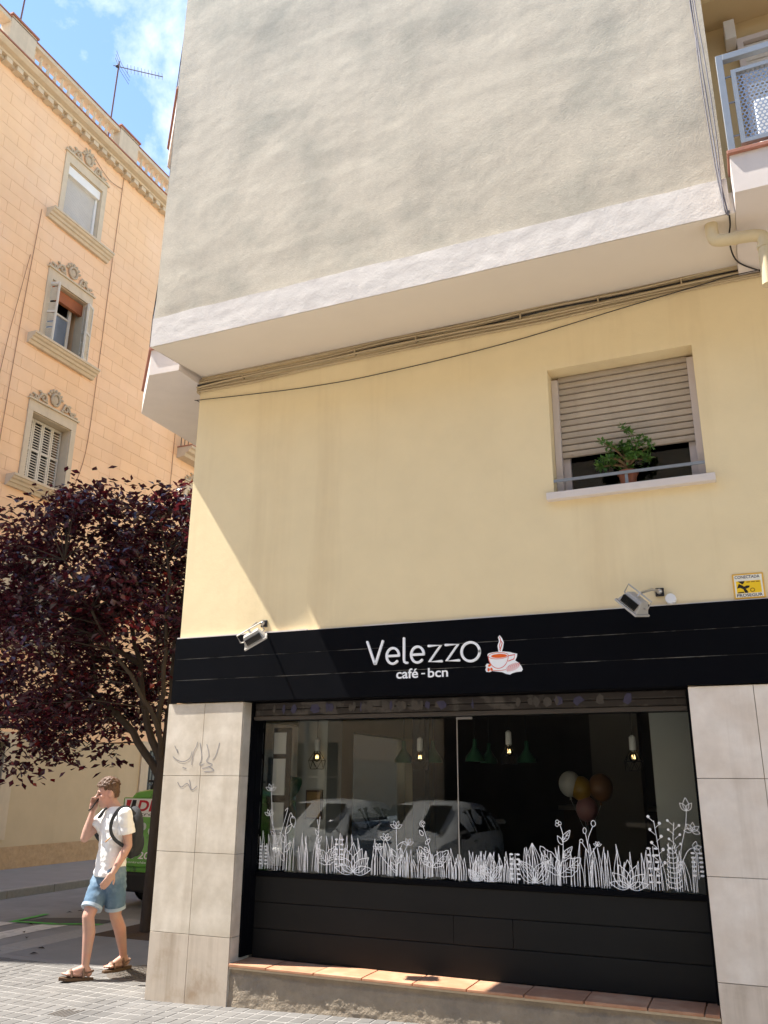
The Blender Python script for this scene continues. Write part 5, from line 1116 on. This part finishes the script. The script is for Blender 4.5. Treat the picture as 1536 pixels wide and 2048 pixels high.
# motorcycle by the kerb
mc = empty('motorcycle', (-.35, -4.5, -.12), label='dark motorcycle with a tall windshield mirrored in the café glass', cat='motorcycle'); T = Matrix.Translation((-.35, -4.5, -.12)) @ Matrix.Rotation(math.radians(75), 4, 'Z')
for u in (-.68, .72):
    w_ = obj('wheel', MB().tube([(u+.27*math.cos(t), 0, .32+.27*math.sin(t)) for t in [2*math.pi*i/24 for i in range(25)]], .055, 8, caps=False).xf(T), M['tyre'], mc, smooth=True); obj('rim', MB().lathe([(.04, -.03), (.22, -.02), (.22, .02), (.04, .03)], (u, 0, .32), 18, 'y').xf(T), M['rim'], w_)
dm = mat('bike_paint', (.02, .022, .025), .25, .5, coat=.4)
obj('frame', MB().tube([(-.68, .1, .32), (-.2, .1, .45), (.25, .08, .6), (.45, 0, .9)], .035, 8).tube([(-.68, -.1, .32), (-.2, -.1, .45), (.25, -.08, .6)], .035, 8).xf(T), M['dark_metal'], mc)
obj('fairing', MB().ell((.42, 0, .82), (.30, .24, .24), 14, 10).ell((.05, 0, .78), (.32, .17, .17), 14, 10).xf(T), dm, mc, smooth=True); obj('engine', MB().ell((.02, 0, .42), (.26, .19, .19), 12, 8).xf(T), M['dark_metal'], mc, smooth=True); obj('seat', MB().ell((-.40, 0, .82), (.42, .16, .08), 14, 8).xf(T), M['bumper'], mc, smooth=True)
obj('windshield', MB().add([(.62, -.22, .95), (.66, 0, .97), (.62, .22, .95), (.40, .20, 1.38), (.45, 0, 1.42), (.40, -.20, 1.38)], [(0, 1, 4, 5), (1, 2, 3, 4)]).xf(T), M['glass2'], mc); obj('head_lamp', MB().ell((.66, 0, .84), (.08, .13, .08), 12, 8).xf(T), M['clearlamp'], mc, smooth=True)
obj('fork', MB().tube([(.72, .09, .32), (.45, .10, 1.0)], .025, 6).tube([(.72, -.09, .32), (.45, -.10, 1.0)], .025, 6).xf(T), M['steel'], mc); obj('handlebar', MB().tube([(.25, -.36, 1.02), (.42, -.15, 1.04), (.42, .15, 1.04), (.25, .36, 1.02)], .016, 6).xf(T), M['dark_metal'], mc)
for s in (1, -1): obj('mirror', MB().tube([(.38, s*.22, 1.04), (.42, s*.40, 1.22)], .009, 5).ell((.42, s*.42, 1.25), (.03, .085, .055), 10, 7).xf(T), M['rim'], mc, smooth=True)
obj('stand', MB().tube([(-.05, -.1, .4), (-.05, -.28, .012)], .014, 6).xf(T), M['dark_metal'], mc)
# ================================================================== BUILDING OPPOSITE (seen in the glass)
O = empty('opposite_building', (0, -11, 0), label='beige street building across the road, seen only mirrored in the café glass', cat='building')
OY = -10.2; oh = []
for k in range(9):
    xc = -15+3.6*k; oh += [(xc-.55, xc+.55, 1.0, 2.5), (xc-.55, xc+.55, 4.3, 6.2)]
ow = MB()
for a0, a1, b0, b1 in wall_cells(-18, 18, 0, 10, oh): ow.box(a0, a1, OY-.4, OY, b0, b1)
obj('reflection_dimmer', MB().box(-1.2, 17.9, OY+.001, OY+.06, 0, 3.5), mat('dimmer_dark', (.035, .028, .024), .6, .3, var=.2), O)  # added dark sheet, keeps the right of the café glass from mirroring beige
obj('wall', ow, mat('opposite_render', (.74, .61, .43), .9, .15, var=.08, vs=2), O)
for a0, a1, b0, b1 in oh:
    wn = empty('window', ((a0+a1)/2, OY, b0), O); obj('pane', MB().box(a0, a1, OY-.25, OY-.24, b0, b1), M['carglass'], wn); obj('frame', MB().box((a0+a1)/2-.03, (a0+a1)/2+.03, OY-.22, OY-.18, b0, b1).box(a0, a1, OY-.22, OY-.181, (b0+b1)/2, (b0+b1)/2+.05), M['jamb'], wn); obj('sill', MB().box(a0-.1, a1+.1, OY, OY+.12, b0-.08, b0), M['stone'], wn)
for x in (-4.4, -4.0): obj('downpipe', MB().tube([(x, OY+.06, .02), (x, OY+.06, 9.9)], .05, 8), M['grey_metal'] if x < -4.2 else M['pipe'], O)
obj('roof', MB().box(-18.2, 18.2, OY-8, OY+.3, 10, 10.2), M['stone'], O); obj('back', MB().box(-18, 18, OY-8, OY-7.8, 0, 10), M['dark'], O); obj('side', MB().box(-18.2, -18, OY-8, OY-.4, 0, 10), M['beige'], O); obj('far_side', MB().box(18, 18.2, OY-8, OY-.4, 0, 10), M['beige'], O)
obj('opposite_pavement', MB().box(-40, 40, OY-.0, -8.6, -.4, .0), M['concrete'], kind='structure')
# ================================================================== WALKING MAN
f = Vector((-.40, -.917, 0)).normalized(); l_ = Vector((-f.y, f.x, 0)); up = Vector((0, 0, 1))
skin = mat('skin', (.48, .285, .215), .5, .4, var=.07, vs=14, col2=(.55, .27, .20), c2s=9)
SC = Vector((-.875, .50, 1.395)); PC = Vector((-.905, .53, .90))
shL = SC+l_*.175+up*-.03; shR = SC-l_*.175+up*-.035
elL = Vector((-.685, .475, 1.10)); wrL = Vector((-.715, .345, .885)); 
elR = shR+Vector((-.075, -.20, -.205)); 
hc = Vector((-.962, .455, 1.552)); hf = Vector((-.64, -.75, -.17)).normalized(); hl = up.cross(hf).normalized(); hu = hf.cross(hl).normalized()
if hu.z < 0: hu = -hu
mouth = hc+hf*.095-hu*.068
wrR = mouth+hf*.045-hu*.075-hl*.055
hipL = PC+l_*.085-up*.03; hipR = PC-l_*.085-up*.03
knR = Vector((-.955, .35, .505)); anR = Vector((-.925, .345, .105)); knL = Vector((-.845, .585, .49)); anL = Vector((-.905, .83, .115))
b = MB()
b.ell(hc+hu*.015-hf*.008, (.098, .078, .112), 18, 14, rot=Matrix((hf, hl, hu)).transposed()); b.ell(hc-hu*.055+hf*.022, (.072, .060, .068), 14, 10, rot=Matrix((hf, hl, hu)).transposed())
b.ell(hc-hu*.102+hf*.058, (.028, .030, .022), 10, 8); b.cone(hc+hf*.092+hu*.012, .009, hc+hf*.117-hu*.026, .0145, 8); b.ell(hc+hf*.070-hu*.020+hl*.045, (.026, .018, .020), 10, 7); b.ell(hc+hf*.070-hu*.020-hl*.045, (.026, .018, .020), 10, 7); b.cone(hc-hu*.095+hf*.050, .020, hc-hu*.075-hf*.030+hl*.052, .016, 8); b.cone(hc-hu*.095+hf*.050, .020, hc-hu*.075-hf*.030-hl*.052, .016, 8); b.ell(hc+hf*.084-hu*.066, (.016, .026, .013), 10, 7, rot=Matrix((hf, hl, hu)).transposed())
b.ell(hc+hf*.080+hu*.026, (.016, .052, .012), 10, 6, rot=Matrix((hf, hl, hu)).transposed())
for s in (1, -1): b.ell(hc+hl*s*.078-hf*.012-hu*.008, (.028, .012, .036), 10, 8, rot=Matrix((hf, hl, hu)).transposed())
b.cone(SC+up*.0-f*.005, .060, hc-hu*.075-hf*.022, .054)
b.tube([PC-up*.02, PC+up*.12, SC-up*.2, SC-up*.03], [.095, .085, .09, .07], 14); b.cone(SC-up*.03, .06, shL, .05); b.cone(SC-up*.03, .06, shR, .05)
for sh, el, wr_ in ((shL, elL, wrL), (shR, elR, wrR)):
    b.cone(sh, .052, sh.lerp(el, .5), .047); b.cone(sh.lerp(el, .5), .047, el, .038); b.cone(el, .038, el.lerp(wr_, .3), .040); b.cone(el.lerp(wr_, .3), .040, wr_, .025)
def hand(wr_, d, side, palm_n, curl, sc=1.0, thumb=None):
    d = d.normalized(); side = (side-d*side.dot(d)).normalized(); pn = d.cross(side); pn = pn if pn.dot(palm_n) > 0 else -pn
    pc_ = wr_+d*.052*sc; b.ell(pc_, (.050*sc, .040*sc, .017*sc), 12, 8, rot=Matrix((d, side, pn)).transposed()); b.cone(wr_-d*.01, .024*sc, wr_+d*.03, .021*sc, 8)
    for k, (o_, ln) in enumerate(((-.029, .070), (-.010, .080), (.010, .076), (.028, .060))):
        p0 = pc_+d*.035*sc+side*o_*sc; dd = d.copy(); p = p0
        for j in range(3):
            dd = (dd*math.cos(curl[j])+pn*math.sin(curl[j])).normalized(); q = p+dd*ln*sc*(.46, .32, .26)[j]; b.cone(p, (.0095-.001*j)*sc, q, (.0085-.001*j)*sc, 7); p = q
    th = (d*.55-side*.75+pn*.35).normalized() if thumb is None else thumb.normalized(); p0 = wr_+d*.025*sc-side*.026*sc; p1 = p0+th*.040*sc; b.cone(p0, .0125*sc, p1, .0105*sc, 8); b.cone(p1, .0105*sc, p1+(th+d*.6).normalized()*.032*sc, .0085*sc, 8)
hand(wrL, (Vector((-.03, -.085, -.125))), f*1.0-up*.2+l_*-.0, -l_, (.25, .35, .3), 1.0)
hand(wrR, (mouth+hf*.02-hl*.05-wrR+hu*.03), -hf*.9+hl*.1, hl, (.6, .9, .7), 1.0, thumb=hu*1.0-hf*.5)
fr_ = Vector((-.62, -.78, 0)).normalized(); fl_ = Vector((-.28, -.96, 0)).normalized()
for hip, kn, an in ((hipR, knR, anR), (hipL, knL, anL)):
    b.cone(hip, .088, hip.lerp(kn, .55), .075); b.cone(hip.lerp(kn, .55), .075, kn, .053); b.cone(kn, .053, kn.lerp(an, .32)+(-f)*.018, .056); b.cone(kn.lerp(an, .32)+(-f)*.018, .056, an, .032)
soles = []
for an, fd, pit_ in ((anR, fr_, .10), (anL, fl_, -.03)):
    heel = an-fd*.035-up*.062; d = (fd+up*pit_).normalized(); sd = up.cross(d).normalized(); b.cone(an, .033, heel+up*.01, .031); b.cone(an-up*.01, .034, heel+d*.13+up*.016, .028); b.cone(heel+d*.05, .028, heel+d*.17+up*.004, .027, 10)
    for k in range(5): o_ = sd*(-.034+.017*k); b.cone(heel+d*.165+o_*.85, .013 if k not in (0,) else .014, heel+d*(.222-.012*abs(k-1))+o_, .0095, 7)
    b.ell(heel+d*.14, (.075, .040, .018), 12, 8, rot=Matrix((d, sd, d.cross(sd))).transposed()); soles.append((heel, d, sd))
person = obj('person', remeshed(b, .0058, 2, .5), skin, smooth='all', label='man in white t-shirt and denim shorts walking while holding a phone to his mouth', cat='person')
# hair
h = MB(); rnd = random.Random(9); Rm = Matrix((hf, hl, hu)).transposed()
h.ell(hc+hu*.040-hf*.016, (.098, .080, .092), 18, 12, rot=Rm); h.ell(hc+hu*.016-hf*.024, (.088, .0825, .105), 18, 12, rot=Rm)
for i in range(260):
    th = rnd.uniform(0, 1.3); ph = rnd.uniform(0, 6.28); q = Vector((math.sin(th)*math.cos(ph)*.106, math.sin(th)*math.sin(ph)*.088, math.cos(th)*.104)); p = hc+hu*.038-hf*.014+hf*q.x+hl*q.y+hu*q.z
    if (p-hc).dot(hf) > .06 and (p-hc).dot(hu) < .075: continue
    h.ell(p, rnd.uniform(.008, .016), 7, 5)
hair = remeshed(h, .0042, 2, .5)
for i, p in enumerate(hair.v): hair.v[i] = p+(p-hc).normalized()*(.004*mn.noise(p*70)+.003*mn.noise(p*140))
keep = [i for i, p in enumerate(hair.v) if (p-hc).dot(hu) > (-.050 if (p-hc).dot(hf) < -.045 else -.004 if (p-hc).dot(hf) < .0 else .066 if (p-hc).dot(hf) > .045 else .030)]
ks = set(keep); mp_ = {k: i for i, k in enumerate(keep)}; h2 = MB(); h2.v = [hair.v[k] for k in keep]; h2.f = [tuple(mp_[i] for i in q) for q in hair.f if all(i in ks for i in q)]; h2.m = [0]*len(h2.f)
obj('hair', h2, mat('brown_hair', (.10, .052, .028), .6, .35, var=.35, vs=90, bump=.004, bs=150), person, smooth='all')
fc = MB()
for s in (1, -1): fc.ell(hc+hf*.086+hl*s*.032+hu*.006, (.009, .014, .006), 8, 6, rot=Rm); fc.ell(hc+hf*.090+hl*s*.032+hu*.030, (.008, .020, .0055), 8, 6, rot=Rm)
obj('eyes_and_brows', fc, mat('brow_dark', (.07, .035, .025), .6), person, smooth='all')
obj('lips', MB().ell(hc+hf*.098-hu*.066, (.004, .020, .006), 10, 6, rot=Rm), mat('lips', (.42, .14, .11), .5), person, smooth='all')
# shirt
s_ = MB(); rings = [(.828, .176, .142), (.93, .168, .132), (1.08, .164, .122), (1.22, .183, .122), (1.32, .190, .112), (1.385, .165, .094), (1.42, .095, .078), (1.437, .068, .064)]; vs = []
for z, a_, d_ in rings:
    t = (z-PC.z)/(SC.z-PC.z); c = PC.lerp(SC, t); c.z = z; vs += [c+l_*a_*math.cos(q)+f*d_*math.sin(q) for q in [2*math.pi*k/20 for k in range(20)]]
s_.add(vs, [(i*20+j, i*20+(j+1) % 20, (i+1)*20+(j+1) % 20, (i+1)*20+j) for i in range(len(rings)-1) for j in range(20)]+[tuple(range(19, -1, -1)), tuple(range(140, 160))])
for sh, el in ((shL, elL), (shR, elR)): s_.cone(sh+up*.004, .066, sh.lerp(el, .30), .068); s_.tube([sh, sh.lerp(el, .62)], [.066, .076], 14)
sh_ = remeshed(s_, .0075, 6, .5)
for i, p in enumerate(sh_.v):
    n_ = Vector((p.x-SC.x-.01, p.y-SC.y, 0)).normalized(); sh_.v[i] = p+n_*(.009*mn.noise(Vector((p.x*9, p.y*9, p.z*5)))+.009*mn.noise(Vector((p.x*7+p.z*12, p.y*7, p.z*19)))+.004*mn.noise(Vector((p.x*30, p.y*30, p.z*34))))
obj('t_shirt', sh_, mat('white_cotton', (.82, .81, .79), .85, .2, var=.03, bump=.0008, bs=300), person, smooth='all')
# shorts
q_ = MB(); vs = []
for z, a_, d_ in ((.78, .165, .128), (.84, .160, .122), (.93, .150, .114)):
    t = (z-PC.z)/(SC.z-PC.z); c = PC.lerp(SC, t); c.z = z; vs += [c+l_*a_*math.cos(u)+f*d_*math.sin(u) for u in [2*math.pi*k/20 for k in range(20)]]
q_.add(vs, [(i*20+j, i*20+(j+1) % 20, (i+1)*20+(j+1) % 20, (i+1)*20+j) for i in range(2) for j in range(20)]+[tuple(range(19, -1, -1)), tuple(range(40, 60))])
hems = []
for hip, kn in ((hipR, knR), (hipL, knL)): e = hip.lerp(kn, .80); q_.cone(hip, .102, hip.lerp(kn, .2), .100); q_.tube([hip, hip.lerp(kn, .45), e], [.104, .098, .090], 16); hems.append((e, (kn-hip).normalized()))
qs = remeshed(q_, .0075, 5, .5)
for i, p in enumerate(qs.v): qs.v[i] = p+Vector((p.x-PC.x, p.y-PC.y, 0)).normalized()*(.008*mn.noise(Vector((p.x*8, p.y*8, p.z*26)))+.004*mn.noise(Vector((p.x*22, p.y*22, p.z*40))))
obj('shorts', qs, mat('denim', (.10, .165, .24), .85, .2, var=.14, vs=10, col2=(.21, .29, .36), c2s=7, bump=.0008, bs=400), person, smooth='all')
cf_ = MB()
for e, d in hems: cf_.tube([e-d*.012, e+d*.016], .094, 18)
obj('shorts_cuffs', cf_, mat('pale_denim', (.36, .44, .52), .85, .2), person, smooth=True)
# sandals
cork = mat('cork_sole', (.12, .075, .045), .8, .2); lea = mat('brown_leather', (.17, .10, .065), .6, .35)
for heel, d, sd in soles:
    so_ = MB(); st_ = MB()
    u_ = d.cross(sd); u_ = u_ if u_.z > 0 else -u_; ol = [(-.045, -.026), (-.05, 0), (-.045, .026), (.03, .034), (.12, .046), (.20, .046), (.245, .02), (.245, -.012), (.20, -.040), (.10, -.036), (.03, -.032)]
    so_.prism([heel+d*a-u_*.034+sd*c for a, c in ol][::-1] if False else [heel+d*a-u_*.050+sd*c for a, c in ol], u_*.024)
    for a, hh in ((.155, .030), (.055, .062)): st_.tube([heel+d*(a-.01)+sd*.043-u_*.02, heel+d*a+sd*.026+u_*hh*.8, heel+d*a+u_*hh, heel+d*a-sd*.026+u_*hh*.8, heel+d*(a-.01)-sd*.043-u_*.02], .011, 6)
    st_.tube([heel+d*.05+sd*.040+u_*.01, heel-d*.03+sd*.02+u_*.028, heel-d*.036+u_*.03, heel-d*.03-sd*.02+u_*.028, heel+d*.05-sd*.040+u_*.01], .008, 6)
    sn = obj('sandal', so_, cork, person); obj('strap', st_, lea, sn, smooth=True)
# phone and rucksack
ph = empty('phone', mouth+hf*.03, label='black phone held at the walking man\'s mouth', cat='phone'); pm = mouth+hf*.030-hl*.012-hu*.004
ax = (hu*.55+hf*-.55+hl*-.2).normalized(); ay = ax.cross(hl).normalized(); az_ = ax.cross(ay)
Tp = Matrix(((ax.x, ay.x, az_.x, pm.x), (ax.y, ay.y, az_.y, pm.y), (ax.z, ay.z, az_.z, pm.z), (0, 0, 0, 1)))
obj('case', MB().box(-.072, .072, -.0045, .0045, -.036, .036).xf(Tp), M['dark'], ph, bevel=.004); obj('screen', MB().box(-.066, .066, -.0056, -.0048, -.031, .031).xf(Tp), M['carglass'], ph)
bp = empty('rucksack', SC-f*.2-up*.5, label='dark grey rucksack on the walking man\'s back', cat='bag'); cn = mat('rucksack_cloth', (.035, .038, .042), .8, .25, var=.15, vs=20)
r_ = MB(); c0 = SC-f*.185-up*.19
r_.ell(c0, (.135, .085, .235), 18, 14, rot=Matrix((l_, f, up)).transposed()); r_.ell(c0-up*.10-f*.05, (.105, .055, .12), 14, 10, rot=Matrix((l_, f, up)).transposed()); obj('pack', remeshed(r_, .009, 4), cn, bp, smooth='all')
for s, sh in ((1, shL), (-1, shR)):
    o_ = l_*s; pts = [SC+o_*.11-f*.13-up*.03, SC+o_*.115-f*.05+up*.030, SC+o_*.122+f*.035+up*.022, SC+o_*.135+f*.100-up*.06, SC+o_*.150+f*.118-up*.15, SC+o_*.168+f*.085-up*.23, SC+o_*.175-f*.0-up*.29, SC+o_*.13-f*.13-up*.34]
    obj('strap', MB().tube(catm(pts, 5), .019, 8, flat=.45), cn, bp, smooth=True)
obj('strap_tag', MB().tube([SC+l_*.160+f*.115-up*.22, SC+l_*.125+f*.145-up*.26], .006, 5), mat('tan_tag', (.5, .28, .12), .7), bp)

# fallen leaves on the road
rnd = random.Random(44); fm = mat('dry_plum_leaf', (.012, .007, .008), .6, .3)
for x, y in ((-3.35, 2.05), (-3.75, 2.55), (-3.0, 1.75), (-2.75, 1.05), (-2.62, .98), (-2.35, 1.3), (-4.1, 3.6), (-4.05, 3.75), (-2.2, 1.05), (-3.1, 1.2)):
    z = rz(x)+.012 if x < -2.85 else .002; a = rnd.uniform(0, 6.28); lb = MB()
    lb.add([(x+.045*math.cos(a), y+.045*math.sin(a), z), (x-.022*math.sin(a), y+.022*math.cos(a), z+.012), (x-.045*math.cos(a), y-.045*math.sin(a), z), (x+.022*math.sin(a), y-.022*math.cos(a), z+.014), (x, y, z+.003)], [(0, 1, 4), (1, 2, 4), (2, 3, 4), (3, 0, 4)])
    obj('fallen_leaf', lb, fm, label='small dark curled leaf fallen near the crossing', cat='leaf', group='fallen leaves by the crossing')
